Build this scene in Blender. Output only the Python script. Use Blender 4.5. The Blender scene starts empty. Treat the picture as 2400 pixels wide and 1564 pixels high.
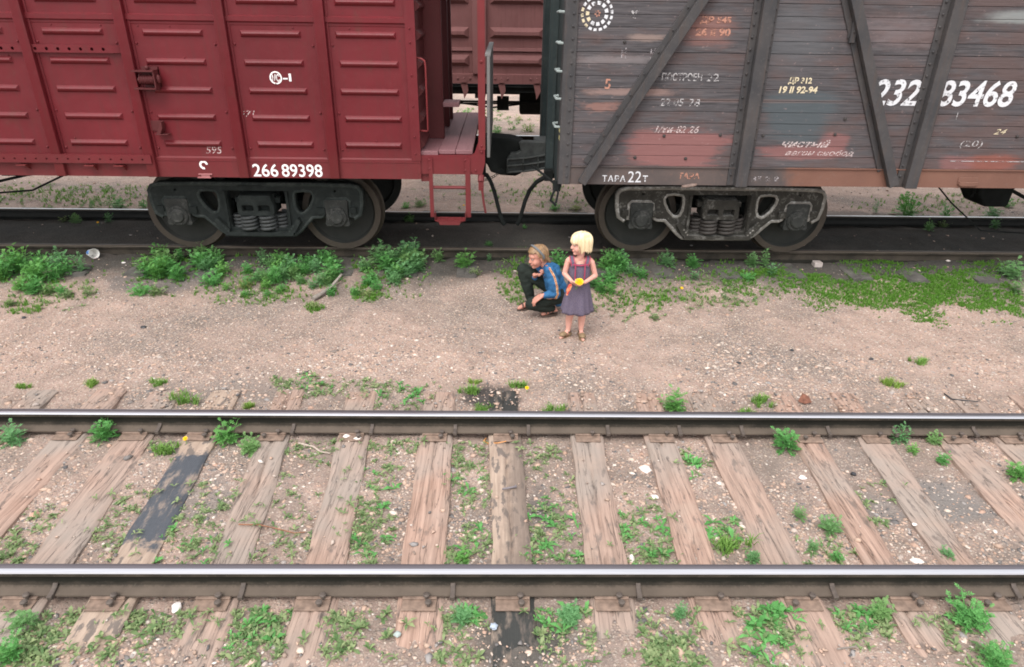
import bpy, bmesh, math, random
import numpy as np
from mathutils import Vector, Matrix, Euler, noise

# ------------------------------------------------------------------ camera, light, exposure
SC = bpy.context.scene
COL = SC.collection
R = math.radians
CAM_F, CAM_PITCH, CAM_ROLL, CAM_YAW, CAM_H = 1580.3977, 0.453223, 0.0139473, -0.0173348, 2.81945
cam_data = bpy.data.cameras.new("camera")
cam = bpy.data.objects.new("camera", cam_data)
COL.objects.link(cam)
cam_data.sensor_fit = 'HORIZONTAL'
cam_data.sensor_width = 36.0
cam_data.lens = CAM_F / 2400.0 * 36.0
cam_data.clip_start = 0.05
cam_data.clip_end = 3000.0
cam.matrix_world = (Matrix.Translation((0, 0, CAM_H)) @ Matrix.Rotation(CAM_YAW, 4, 'Z')
                    @ Matrix.Rotation(math.pi / 2 - CAM_PITCH, 4, 'X') @ Matrix.Rotation(CAM_ROLL, 4, 'Z'))
SC.camera = cam

SUN_ELEV, SUN_AZ = R(58), R(205)       # azimuth measured clockwise from +y; the sun stands behind the photographer
world = bpy.data.worlds.new("World")
SC.world = world
world.use_nodes = True
wn = world.node_tree
for n_ in list(wn.nodes):
    wn.nodes.remove(n_)
w_out = wn.nodes.new("ShaderNodeOutputWorld")
w_bg = wn.nodes.new("ShaderNodeBackground")
w_sky = wn.nodes.new("ShaderNodeTexSky")
w_sky.sky_type = 'NISHITA'
w_sky.sun_disc = False
w_sky.sun_elevation = SUN_ELEV
w_sky.sun_rotation = SUN_AZ
w_sky.dust_density = 4.0
w_sky.air_density = 1.0
w_hsv = wn.nodes.new("ShaderNodeHueSaturation")   # overcast: the clear-sky blue is greyed out by cloud
w_hsv.inputs["Saturation"].default_value = 0.36
wn.links.new(w_sky.outputs[0], w_hsv.inputs["Color"])
w_mix = wn.nodes.new("ShaderNodeMix"); w_mix.data_type = 'RGBA'     # an even cloud layer in front of most of the sky
w_mix.inputs[0].default_value = 0.60
wn.links.new(w_hsv.outputs[0], w_mix.inputs[6])
w_cl = wn.nodes.new("ShaderNodeTexNoise"); w_cl.inputs["Scale"].default_value = 2.2; w_cl.inputs["Detail"].default_value = 5
w_co = wn.nodes.new("ShaderNodeTexCoord"); wn.links.new(w_co.outputs["Generated"], w_cl.inputs["Vector"])
w_cr = wn.nodes.new("ShaderNodeMix"); w_cr.data_type = 'RGBA'
wn.links.new(w_cl.outputs["Fac"], w_cr.inputs[0])
w_cr.inputs[6].default_value = (5.2, 5.4, 5.6, 1); w_cr.inputs[7].default_value = (9.0, 9.1, 9.2, 1)
wn.links.new(w_cr.outputs[2], w_mix.inputs[7])
wn.links.new(w_mix.outputs[2], w_bg.inputs["Color"])
w_bg.inputs["Strength"].default_value = 0.15
wn.links.new(w_bg.outputs[0], w_out.inputs["Surface"])

sun_data = bpy.data.lights.new("sun", 'SUN')
sun_data.energy = 1.0
sun_data.angle = R(28)
sun_data.color = (1.0, 0.97, 0.93)
sun = bpy.data.objects.new("sun", sun_data)
COL.objects.link(sun)
sd = Vector((math.sin(SUN_AZ) * math.cos(SUN_ELEV), math.cos(SUN_AZ) * math.cos(SUN_ELEV), math.sin(SUN_ELEV)))
sun.rotation_euler = (-sd).to_track_quat('-Z', 'Y').to_euler()
sun.location = (0, -5, 30)

SC.view_settings.view_transform = 'Standard'
SC.view_settings.look = 'None'
SC.view_settings.gamma = 1.0
SC.view_settings.exposure = 1.08
SC.render.engine = 'CYCLES'
SC.cycles.use_denoising = True
SC.cycles.filter_width = 1.8
SC.cycles.max_bounces = 6
SC.cycles.transparent_max_bounces = 8

# ------------------------------------------------------------------ pixel of the survey -> point on the ground
def ray(px, py):
    x = (px - 1200.0) / CAM_F
    y = (py - 782.0) / CAM_F
    cr, sr = math.cos(CAM_ROLL), math.sin(CAM_ROLL)
    x, y = cr * x + sr * y, -sr * x + cr * y
    u = -y
    cp, sp = math.cos(CAM_PITCH), math.sin(CAM_PITCH)
    yy, zz = cp + sp * u, -sp + cp * u
    cy, sy = math.cos(CAM_YAW), math.sin(CAM_YAW)
    return cy * x - sy * yy, sy * x + cy * yy, zz

def onz(px, py, z):
    X, Y, Z = ray(px, py)
    t = (z - CAM_H) / Z
    return X * t, Y * t

def ony(px, py, y):
    X, Y, Z = ray(px, py)
    t = y / Y
    return X * t, CAM_H + Z * t

# ------------------------------------------------------------------ mesh builder
class MB:
    def __init__(s):
        s.v, s.f, s.m = [], [], []
    def add(s, vs, fs, mi=0):
        b = len(s.v)
        s.v.extend([tuple(p) for p in vs])
        for f in fs:
            s.f.append(tuple(i + b for i in f))
            s.m.append(mi)
    def box(s, x0, x1, y0, y1, z0, z1, mi=0, mat=None):
        x0, x1 = min(x0, x1), max(x0, x1); y0, y1 = min(y0, y1), max(y0, y1); z0, z1 = min(z0, z1), max(z0, z1)
        vs = [(x0, y0, z0), (x1, y0, z0), (x1, y1, z0), (x0, y1, z0), (x0, y0, z1), (x1, y0, z1), (x1, y1, z1), (x0, y1, z1)]
        if mat is not None:
            vs = [tuple(mat @ Vector(p)) for p in vs]
        s.add(vs, [(3, 2, 1, 0), (4, 5, 6, 7), (0, 1, 5, 4), (1, 2, 6, 5), (2, 3, 7, 6), (3, 0, 4, 7)], mi)
    def beam(s, p, q, w, h, up=(0, 0, 1), mi=0):
        p, q = Vector(p), Vector(q)
        d = (q - p).normalized()
        side = d.cross(Vector(up))
        if side.length < 1e-5:
            side = d.cross(Vector((1, 0, 0)))
        side.normalize()
        u = side.cross(d)
        a, b = side * w / 2, u * h / 2
        vs = [p - a - b, p + a - b, p + a + b, p - a + b, q - a - b, q + a - b, q + a + b, q - a + b]
        s.add(vs, [(3, 2, 1, 0), (4, 5, 6, 7), (0, 1, 5, 4), (1, 2, 6, 5), (2, 3, 7, 6), (3, 0, 4, 7)], mi)
    def prism(s, poly, ax, a0, a1, mi=0):
        """poly: list of 2-D points; ax 'x': (y,z) pairs, 'y': (x,z) pairs, 'z': (x,y) pairs."""
        def P(p, a):
            return (a, p[0], p[1]) if ax == 'x' else ((p[0], a, p[1]) if ax == 'y' else (p[0], p[1], a))
        n = len(poly)
        vs = [P(p, a0) for p in poly] + [P(p, a1) for p in poly]
        fs = [tuple(range(n)), tuple(reversed(range(n, 2 * n)))]
        fs += [(i, i + n, (i + 1) % n + n, (i + 1) % n) for i in range(n)]
        s.add(vs, fs, mi)
    def tube(s, pts, r, n=8, mi=0, closed=False, caps=True):
        pts = [Vector(p) for p in pts]
        k = len(pts)
        rr = r if isinstance(r, (list, tuple)) else [r] * k
        rings = []
        prev = None
        for i in range(k):
            if closed:
                d = pts[(i + 1) % k] - pts[(i - 1) % k]
            else:
                d = pts[min(i + 1, k - 1)] - pts[max(i - 1, 0)]
            d.normalize()
            ref = prev if prev is not None else (Vector((0, 0, 1)) if abs(d.z) < 0.9 else Vector((1, 0, 0)))
            a = d.cross(ref)
            if a.length < 1e-4:
                a = d.cross(Vector((0, 1, 0)))
            a.normalize()
            b = a.cross(d)
            prev = b
            rings.append([pts[i] + (a * math.cos(2 * math.pi * j / n) + b * math.sin(2 * math.pi * j / n)) * rr[i] for j in range(n)])
        vs = [p for rg in rings for p in rg]
        fs = []
        for i in range(k if closed else k - 1):
            i2 = (i + 1) % k
            for j in range(n):
                fs.append((i * n + j, i * n + (j + 1) % n, i2 * n + (j + 1) % n, i2 * n + j))
        if caps and not closed:
            fs.append(tuple(reversed(range(n))))
            fs.append(tuple(range((k - 1) * n, k * n)))
        s.add(vs, fs, mi)
    def lathe(s, prof, c, ax='y', n=32, mi=0, caps=True):
        """prof: list of (radius, offset along axis)."""
        vs, fs = [], []
        for (r, h) in prof:
            for j in range(n):
                t = 2 * math.pi * j / n
                a, b = r * math.cos(t), r * math.sin(t)
                if ax == 'y': vs.append((c[0] + a, c[1] + h, c[2] + b))
                elif ax == 'x': vs.append((c[0] + h, c[1] + a, c[2] + b))
                else: vs.append((c[0] + a, c[1] + b, c[2] + h))
        for i in range(len(prof) - 1):
            for j in range(n):
                fs.append((i * n + j, i * n + (j + 1) % n, (i + 1) * n + (j + 1) % n, (i + 1) * n + j))
        if caps:
            fs.append(tuple(reversed(range(n))))
            fs.append(tuple(range((len(prof) - 1) * n, len(prof) * n)))
        s.add(vs, fs, mi)
    def ell(s, c, r, rot=None, nu=12, nv=8, mi=0):
        if not isinstance(r, (tuple, list)):
            r = (r, r, r)
        M = Euler(rot).to_matrix() if rot else Matrix.Identity(3)
        c = Vector(c)
        vs = [c + M @ Vector((0, 0, r[2]))]
        for i in range(1, nv):
            th = math.pi * i / nv
            for j in range(nu):
                ph = 2 * math.pi * j / nu
                vs.append(c + M @ Vector((r[0] * math.sin(th) * math.cos(ph), r[1] * math.sin(th) * math.sin(ph), r[2] * math.cos(th))))
        vs.append(c + M @ Vector((0, 0, -r[2])))
        fs = [(0, 1 + j, 1 + (j + 1) % nu) for j in range(nu)]
        for i in range(nv - 2):
            for j in range(nu):
                a = 1 + i * nu
                fs.append((a + j, a + nu + j, a + nu + (j + 1) % nu, a + (j + 1) % nu))
        e = len(vs) - 1
        a = 1 + (nv - 2) * nu
        fs += [(e, a + (j + 1) % nu, a + j) for j in range(nu)]
        s.add(vs, fs, mi)
    def cap(s, p, q, r0, r1, n=12, mi=0):
        """tapered capsule"""
        p, q = Vector(p), Vector(q)
        d = (q - p); L = d.length; d.normalize()
        pts, rr = [], []
        for k in range(4):
            t = math.pi / 2 * (k + 0.15) / 4
            pts.append(p - d * r0 * math.cos(t)); rr.append(r0 * math.sin(t))
        pts.append(p); rr.append(r0); pts.append(q); rr.append(r1)
        for k in range(3, -1, -1):
            t = math.pi / 2 * (k + 0.15) / 4
            pts.append(q + d * r1 * math.cos(t)); rr.append(r1 * math.sin(t))
        s.tube(pts, rr, n, mi)
    def mesh_in(s, me, M, mi=0):
        s.add([M @ v.co for v in me.vertices], [tuple(p.vertices) for p in me.polygons], mi)
    def flip_fix(s, me):
        bm = bmesh.new(); bm.from_mesh(me)
        bmesh.ops.recalc_face_normals(bm, faces=bm.faces)
        bm.to_mesh(me); bm.free()
    def build(s, name, mats, parent=None, smooth=35, bevel=0, org=None, fix=True, seg=2):
        o0 = Vector(org) if org is not None else (world_org(parent) if parent else Vector((0, 0, 0)))
        me = bpy.data.meshes.new(name)
        me.from_pydata([(p[0] - o0[0], p[1] - o0[1], p[2] - o0[2]) for p in s.v], [], s.f)
        if not isinstance(mats, (list, tuple)):
            mats = [mats]
        for m in mats:
            me.materials.append(m)
        if len(mats) > 1:
            me.polygons.foreach_set("material_index", s.m)
        if fix:
            s.flip_fix(me)
        if smooth:
            me.shade_smooth()
            me.set_sharp_from_angle(angle=R(smooth))
        o = bpy.data.objects.new(name, me)
        COL.objects.link(o)
        if parent is not None:
            o.parent = parent
            if org is not None:
                o.location = o0 - world_org(parent)
        else:
            o.location = o0
        if bevel:
            b = o.modifiers.new("bevel", 'BEVEL')
            b.width = bevel; b.segments = seg; b.limit_method = 'ANGLE'; b.angle_limit = R(40)
        return o

def world_org(o):
    v = Vector(o.location)
    while o.parent is not None:
        o = o.parent
        v = v + Vector(o.location)
    return v

def tag(o, label=None, cat=None, group=None, kind=None):
    if label: o["label"] = label
    if cat: o["category"] = cat
    if group: o["group"] = group
    if kind: o["kind"] = kind
    return o

def thing(name, label, cat, loc, group=None):
    o = bpy.data.objects.new(name, None)
    o.empty_display_size = 0.1
    COL.objects.link(o)
    o.location = loc
    return tag(o, label, cat, group)

def copy_tree(o, parent=None, dloc=(0, 0, 0)):
    c = o.copy()
    COL.objects.link(c)
    c.parent = parent
    c.location = Vector(o.location) + Vector(dloc)
    for ch in list(o.children):
        copy_tree(ch, c)
    return c

# ------------------------------------------------------------------ meshes from 2-D curves and text
def outline_mesh(loops, depth, bev=0.0):
    """filled 2-D outline with holes, thickness 2*depth; lies in the XY plane of the mesh."""
    cu = bpy.data.curves.new("tmp", 'CURVE')
    cu.dimensions = '2D'; cu.fill_mode = 'BOTH'
    cu.extrude = depth; cu.bevel_depth = bev; cu.bevel_resolution = 1
    for lp in loops:
        sp = cu.splines.new('POLY')
        sp.points.add(len(lp) - 1)
        for i, p in enumerate(lp):
            sp.points[i].co = (p[0], p[1], 0, 1)
        sp.use_cyclic_u = True
    o = bpy.data.objects.new("tmp", cu)
    me = bpy.data.meshes.new_from_object(o)
    bpy.data.objects.remove(o); bpy.data.curves.remove(cu)
    return me

def text_mesh(body, bold=0.0, shear=0.0, space=1.0, thick=0.0):
    cu = bpy.data.curves.new("tmp", 'FONT')
    cu.body = body; cu.size = 1.0; cu.offset = bold; cu.shear = shear; cu.space_character = space
    cu.extrude = thick; cu.resolution_u = 4
    o = bpy.data.objects.new("tmp", cu)
    me = bpy.data.meshes.new_from_object(o)
    bpy.data.objects.remove(o); bpy.data.curves.remove(cu)
    return me

# plane facing the camera: mesh x -> world x, mesh y -> world z
FACE = Matrix(((1, 0, 0, 0), (0, 0, -1, 0), (0, 1, 0, 0), (0, 0, 0, 1)))

def put_text(mb, body, x, z, w, h, y, mi, **kw):
    """text whose lower left corner is at (x, z), scaled to w by h, on the plane y."""
    rot = kw.pop('rot', 0.0)
    me = text_mesh(body, **kw)
    co = np.array([v.co[:] for v in me.vertices])
    lo, hi = co.min(0), co.max(0)
    sx, sy = w / (hi[0] - lo[0]), h / (hi[1] - lo[1])
    M = (Matrix.Translation((x, y, z)) @ FACE @ Matrix.Rotation(rot, 4, 'Z') @ Matrix.Diagonal((sx, sy, 1, 1))
         @ Matrix.Translation((-lo[0], -lo[1], 0)))
    mb.mesh_in(me, M, mi)
    bpy.data.meshes.remove(me)

def remesh_blob(mb, voxel, smooth_it=4, factor=0.5):
    """one continuous skin over overlapping closed pieces."""
    me = bpy.data.meshes.new("tmp")
    me.from_pydata([tuple(p) for p in mb.v], [], mb.f)
    mb.flip_fix(me)
    o = bpy.data.objects.new("tmp", me)
    tsc = bpy.data.scenes.new("tmp")          # evaluated alone, away from the big scene
    tsc.collection.objects.link(o)
    rm = o.modifiers.new("r", 'REMESH'); rm.mode = 'VOXEL'; rm.voxel_size = voxel
    sm = o.modifiers.new("s", 'SMOOTH'); sm.iterations = smooth_it; sm.factor = factor
    with bpy.context.temp_override(scene=tsc, view_layer=tsc.view_layers[0]):
        dg = bpy.context.evaluated_depsgraph_get()
        out = bpy.data.meshes.new_from_object(o.evaluated_get(dg))
    bpy.data.objects.remove(o); bpy.data.meshes.remove(me); bpy.data.scenes.remove(tsc)
    return out

def link_mesh(name, me, mats, parent, smooth=60):
    me.materials.clear()
    for m in (mats if isinstance(mats, (list, tuple)) else [mats]):
        me.materials.append(m)
    if smooth:
        me.shade_smooth()
    me.name = name
    o = bpy.data.objects.new(name, me)
    COL.objects.link(o)
    o.parent = parent
    return o

# ------------------------------------------------------------------ materials
class NT:
    def __init__(s, name):
        s.mat = bpy.data.materials.new(name)
        s.mat.use_nodes = True
        s.t = s.mat.node_tree
        s.t.nodes.clear()
        s.out = s.t.nodes.new("ShaderNodeOutputMaterial")
        s.bsdf = s.t.nodes.new("ShaderNodeBsdfPrincipled")
        s.t.links.new(s.bsdf.outputs[0], s.out.inputs[0])
        s._pos = None
    def node(s, kind, **props):
        n = s.t.nodes.new("ShaderNode" + kind)
        for k, v in props.items():
            setattr(n, k, v)
        return n
    def con(s, sock, val):
        if hasattr(val, "is_linked") or isinstance(val, bpy.types.NodeSocket):
            s.t.links.new(val, sock)
        else:
            if isinstance(val, tuple) and len(val) == 3 and sock.type == 'RGBA':
                val = (*val, 1.0)
            sock.default_value = val
    def pos(s):
        if s._pos is None:
            s._pos = s.node("NewGeometry").outputs["Position"]
        return s._pos
    def objc(s):
        return s.node("TexCoord").outputs["Object"]
    def scale(s, vec, sc):
        n = s.node("VectorMath", operation='MULTIPLY')
        s.con(n.inputs[0], vec); n.inputs[1].default_value = sc
        return n.outputs[0]
    def sep(s, vec=None):
        n = s.node("SeparateXYZ")
        s.con(n.inputs[0], vec if vec is not None else s.pos())
        return n.outputs
    def noise(s, scale, detail=4.0, rough=0.55, vec=None, dist=0.0):
        n = s.node("TexNoise")
        s.con(n.inputs["Vector"], vec if vec is not None else s.pos())
        n.inputs["Scale"].default_value = scale; n.inputs["Detail"].default_value = detail
        n.inputs["Roughness"].default_value = rough; n.inputs["Distortion"].default_value = dist
        return n.outputs["Fac"]
    def voro(s, scale, vec=None, out="Color", rnd=1.0, feature='F1'):
        n = s.node("TexVoronoi", feature=feature)
        s.con(n.inputs["Vector"], vec if vec is not None else s.pos())
        n.inputs["Scale"].default_value = scale
        n.inputs["Randomness"].default_value = rnd
        return n.outputs[out]
    def ramp(s, fac, stops, interp='LINEAR'):
        n = s.node("ValToRGB")
        s.con(n.inputs[0], fac)
        cr = n.color_ramp
        cr.interpolation = interp
        while len(cr.elements) < len(stops):
            cr.elements.new(0.5)
        for e, (p, c) in zip(cr.elements, stops):
            e.position = p
            e.color = (c, c, c, 1) if not isinstance(c, tuple) else (*c, 1)
        return n.outputs[0]
    def mix(s, fac, a, b, blend='MIX'):
        n = s.node("Mix", data_type='RGBA', blend_type=blend)
        s.con(n.inputs[0], fac); s.con(n.inputs[6], a); s.con(n.inputs[7], b)
        return n.outputs[2]
    def m(s, op, a, b=0.0, c=0.0, clamp=False):
        n = s.node("Math", operation=op, use_clamp=clamp)
        s.con(n.inputs[0], a); s.con(n.inputs[1], b); s.con(n.inputs[2], c)
        return n.outputs[0]
    def step(s, val, lo, hi):
        n = s.node("MapRange", interpolation_type='SMOOTHSTEP')
        s.con(n.inputs[0], val); n.inputs[1].default_value = lo; n.inputs[2].default_value = hi
        return n.outputs[0]
    def island(s):
        return s.node("NewGeometry").outputs["Random Per Island"]
    def objrand(s):
        return s.node("ObjectInfo").outputs["Random"]
    def set(s, base=None, rough=None, metal=None, bump=None, bump_s=0.3, bump_d=0.01, spec=None):
        if base is not None: s.con(s.bsdf.inputs["Base Color"], base)
        if rough is not None: s.con(s.bsdf.inputs["Roughness"], rough)
        if metal is not None: s.con(s.bsdf.inputs["Metallic"], metal)
        if spec is not None: s.con(s.bsdf.inputs["Specular IOR Level"], spec)
        if bump is not None:
            b = s.node("Bump")
            b.inputs["Strength"].default_value = bump_s; b.inputs["Distance"].default_value = bump_d
            s.con(b.inputs["Height"], bump)
            s.t.links.new(b.outputs[0], s.bsdf.inputs["Normal"])
        return s.mat
    def worn(s, fac):
        """paint flaked away where fac is 0"""
        mx = s.node("MixShader"); tr = s.node("BsdfTransparent")
        s.con(mx.inputs[0], fac)
        s.t.links.new(tr.outputs[0], mx.inputs[1]); s.t.links.new(s.bsdf.outputs[0], mx.inputs[2])
        s.t.links.new(mx.outputs[0], s.out.inputs[0])
        return s.mat

def simple(name, col, rough=0.6, var=0.25, scale=8.0, metal=0.0, bump=0.15, spec=0.4):
    k = NT(name)
    n = k.noise(scale, 5)
    c = k.mix(k.ramp(n, [(0.3, 0.0), (0.7, 1.0)]), tuple(max(0, x * (1 - var)) for x in col), tuple(min(1, x * (1 + var)) for x in col))
    return k.set(c, rough, metal, n, bump, 0.004, spec)
# ================================================================== SETTING: ground, rails, sleepers, gravel
rnd = random.Random(7)
TC2 = 8.871          # centre of the track under the wagons
Z2 = 0.08            # its rail head
TC3 = 15.30
GAUGE = 0.76

def lerp_tab(tab, y):
    if y <= tab[0][0]: return tab[0][1]
    for (a, b), (c, d) in zip(tab, tab[1:]):
        if y <= c:
            t = (y - a) / (c - a); t = t * t * (3 - 2 * t)
            return b + (d - b) * t
    return tab[-1][1]
H_TAB = [(-30, -0.30), (1.3, -0.24), (1.95, -0.165), (2.35, -0.165), (2.65, -0.198), (4.7, -0.200), (5.0, -0.184), (5.35, -0.186), (6.2, -0.205),
         (7.0, -0.185), (7.7, -0.085), (7.95, -0.055), (8.3, -0.03), (8.9, -0.02), (9.4, -0.045), (9.8, -0.075), (10.6, -0.09), (12.5, -0.16), (15.2, -0.10), (17, -0.08), (19, -0.14), (30, -0.2)]
def ground_h(x, y):
    h = lerp_tab(H_TAB, y)
    if y < 40 and abs(x) < 40:
        h += 0.030 * (noise.noise((x * 0.9, y * 0.9, 3.1))) + 0.018 * noise.noise((x * 3.1, y * 3.1, 7.7)) + 0.010 * noise.noise((x * 9, y * 9, 1.2))
        if 2.6 < y < 4.75:
            h += 0.012 * noise.noise((x * 2.2, y * 2.2, 9.4))
        if 7.4 < y < 7.9:
            h += 0.02 * noise.noise((x * 2.5, y * 4, 5.5))
    return h

def frange(a, b, st):
    out = []
    while a < b - 1e-6:
        out.append(a); a += st
    return out
gx = [-900, -300, -120, -60, -35, -22, -15, -11] + frange(-9, 9, 0.055) + [9, 11, 15, 22, 35, 60, 120, 300, 900]
gy = [-600, -150, -40, -12, -4, -1] + frange(0.6, 11.6, 0.045) + frange(11.6, 21, 0.22) + [21, 24, 30, 40, 60, 100, 200, 500, 1500]
gv = [(x, y, ground_h(x, y)) for y in gy for x in gx]
nx = len(gx)
gf = [(j * nx + i, j * nx + i + 1, (j + 1) * nx + i + 1, (j + 1) * nx + i) for j in range(len(gy) - 1) for i in range(nx - 1)]

k = NT("earth")
P = k.sep()
big = k.noise(0.55, 5, 0.6)
mid = k.noise(4.2, 8, 0.74)
fine = k.noise(45, 5, 0.7)
tan = k.mix(k.ramp(mid, [(0.32, 0.0), (0.68, 1.0)]), (0.235, 0.160, 0.130), (0.43, 0.302, 0.248))
grey = k.mix(k.ramp(mid, [(0.35, 0.0), (0.7, 1.0)]), (0.135, 0.108, 0.093), (0.26, 0.200, 0.172))
col = k.mix(k.ramp(big, [(0.42, 0.0), (0.62, 1.0)]), tan, grey)
# pebbles pressed into the soil
peb = k.voro(48)
pebd = k.voro(48, out="Distance")
sepc = k.node("SeparateColor"); k.con(sepc.inputs[0], peb)
pcol = k.ramp(sepc.outputs[0], [(0.0, (0.12, 0.115, 0.115)), (0.25, (0.30, 0.23, 0.185)), (0.5, (0.45, 0.335, 0.26)), (0.75, (0.38, 0.27, 0.20)), (1.0, (0.56, 0.50, 0.44))])
pm = k.m('MULTIPLY', k.ramp(pebd, [(0.30, 1.0), (0.62, 0.0)]), k.ramp(sepc.outputs[1], [(0.45, 0.0), (0.6, 0.9)]))
col = k.mix(pm, col, pcol)
peb2 = k.voro(130)
sep2 = k.node("SeparateColor"); k.con(sep2.inputs[0], peb2)
col = k.mix(k.m('MULTIPLY', k.ramp(sep2.outputs[0], [(0.62, 0.0), (0.7, 1.0)]), 0.55), col, k.ramp(sep2.outputs[1], [(0, (0.14, 0.12, 0.11)), (0.6, (0.40, 0.31, 0.25)), (1, (0.58, 0.52, 0.45))]))
# oil and coal dust along the wagons' track, with the wagons' shade painted in
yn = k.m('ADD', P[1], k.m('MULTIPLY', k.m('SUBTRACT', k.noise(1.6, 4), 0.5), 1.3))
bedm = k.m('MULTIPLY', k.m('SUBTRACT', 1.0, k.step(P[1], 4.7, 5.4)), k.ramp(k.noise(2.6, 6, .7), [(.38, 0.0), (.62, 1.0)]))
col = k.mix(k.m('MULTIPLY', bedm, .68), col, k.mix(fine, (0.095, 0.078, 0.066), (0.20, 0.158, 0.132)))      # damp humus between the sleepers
oil = k.m('MULTIPLY', k.step(yn, 7.0, 7.85), k.m('SUBTRACT', 1.0, k.step(yn, 9.5, 10.3)))  # one mask for the oiled soil and the painted wagon shade
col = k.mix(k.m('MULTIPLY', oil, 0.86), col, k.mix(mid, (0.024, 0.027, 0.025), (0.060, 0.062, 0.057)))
# coal grey patches between the sleepers and by the oiled one
def blot(cx, cy, rx, ry, amt, colour):
    global col
    dx = k.m('DIVIDE', k.m('SUBTRACT', P[0], cx), rx)
    dy = k.m('DIVIDE', k.m('SUBTRACT', P[1], cy), ry)
    d = k.m('SQRT', k.m('ADD', k.m('MULTIPLY', dx, dx), k.m('MULTIPLY', dy, dy)))
    d = k.m('ADD', d, k.m('MULTIPLY', k.m('SUBTRACT', k.noise(5, 5), 0.5), 1.1))
    col = k.mix(k.m('MULTIPLY', k.m('SUBTRACT', 1.0, k.step(d, 0.55, 1.1)), amt), col, colour)
blot(3.05, 3.62, 0.33, 0.30, 0.8, (0.17, 0.155, 0.145))
blot(2.55, 3.55, 0.22, 0.18, 0.6, (0.17, 0.155, 0.145))
blot(0.27, 3.55, 0.10, 0.30, 0.7, (0.09, 0.085, 0.08))
blot(-0.10, 4.93, 0.30, 0.22, 0.95, (0.045, 0.040, 0.038))
blot(0.10, 2.45, 0.30, 0.22, 0.8, (0.055, 0.055, 0.05))
blot(-2.0, 3.6, 0.25, 0.3, 0.5, (0.15, 0.14, 0.13))
blot(-2.3, 5.0, 0.9, 0.25, 0.45, (0.16, 0.14, 0.125))
blot(-4.0, 7.4, 0.7, 0.35, 0.7, (0.11, 0.10, 0.095))
blot(4.6, 10.2, 2.4, 0.45, 0.6, (0.12, 0.115, 0.105))
hgt = k.m('ADD', k.m('MULTIPLY', fine, 0.6), k.m('MULTIPLY', pm, 0.5))
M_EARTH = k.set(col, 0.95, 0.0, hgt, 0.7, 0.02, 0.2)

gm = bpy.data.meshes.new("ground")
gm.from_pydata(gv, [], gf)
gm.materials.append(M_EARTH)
gm.shade_smooth()
go = bpy.data.objects.new("ground", gm)
COL.objects.link(go)
tag(go, "bare pinkish gravelly earth between the tracks", kind="structure")

# ---- rails
k = NT("rail_steel_side")
n1 = k.noise(6, 5); n2 = k.noise(60, 4)
c = k.mix(k.ramp(n1, [(0.35, 0.0), (0.65, 1.0)]), (0.030, 0.026, 0.021), (0.062, 0.050, 0.039))
c = k.mix(k.ramp(n2, [(0.6, 0.0), (0.75, 0.6)]), c, (0.13, 0.108, 0.09))
def grease_shade(k, c, z0, z1, colour):
    zz = k.m('ADD', k.sep()[2], k.m('MULTIPLY', k.m('SUBTRACT', k.noise(16, 4, 0.6, vec=k.scale(k.pos(), (1, 1, .2))), 0.5), 0.035))
    msk = k.m('MULTIPLY', k.step(zz, z0 - .008, z0 + .008), k.m('SUBTRACT', 1.0, k.step(zz, z1 - .006, z1 + .006)))
    return k.mix(k.m('MULTIPLY', msk, 0.85), c, colour)
c = grease_shade(k, c, -0.098, -0.040, (0.014, 0.014, 0.011))      # greasy stain on the web, with the shade under the head painted in
foot = k.m('SUBTRACT', 1.0, k.step(k.m('ADD', k.sep()[2], k.m('MULTIPLY', k.m('SUBTRACT', n2, .5), .02)), -0.128, -0.114))
c = k.mix(k.m('MULTIPLY', foot, .75), c, k.mix(n1, (0.085, 0.066, 0.052), (0.155, 0.120, 0.095)))   # dust lying on the foot
M_RAILSIDE = k.set(c, 0.8, 0.0, n2, 0.35, 0.004, 0.15)
M_RAILSHADE = simple("shaded_rail_side", (0.013, 0.013, 0.012), 0.7, 0.4, 9)  # near-black rail side: the wagons' shade is put into the colour
k = NT("rail_steel_worn")
st = k.noise(3.0, 4, vec=k.scale(k.pos(), (0.6, 40, 40)))
c = k.mix(st, (0.42, 0.405, 0.43), (0.62, 0.61, 0.63))
M_RAILTOP = k.set(c, k.ramp(st, [(0.3, 0.28), (0.7, 0.42)]), 1.0)
k = NT("rail_steel_band")
st = k.noise(4.0, 4, vec=k.scale(k.pos(), (0.5, 60, 60)))
M_RAILBAND = k.set(k.mix(st, (0.125, 0.112, 0.120), (0.20, 0.18, 0.195)), 0.42, 0.7)
k = NT("rail_steel_dull")
st = k.noise(7.0, 4, vec=k.scale(k.pos(), (0.5, 30, 30)))
M_RAILDULL = k.set(k.mix(st, (0.060, 0.046, 0.034), (0.105, 0.08, 0.06)), 0.6, 0.3)
k = NT("rail_steel_silver")
M_RAILGREY = k.set(k.mix(k.noise(5, 3), (0.45, 0.45, 0.45), (0.6, 0.6, 0.6)), 0.35, 0.9)

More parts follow.
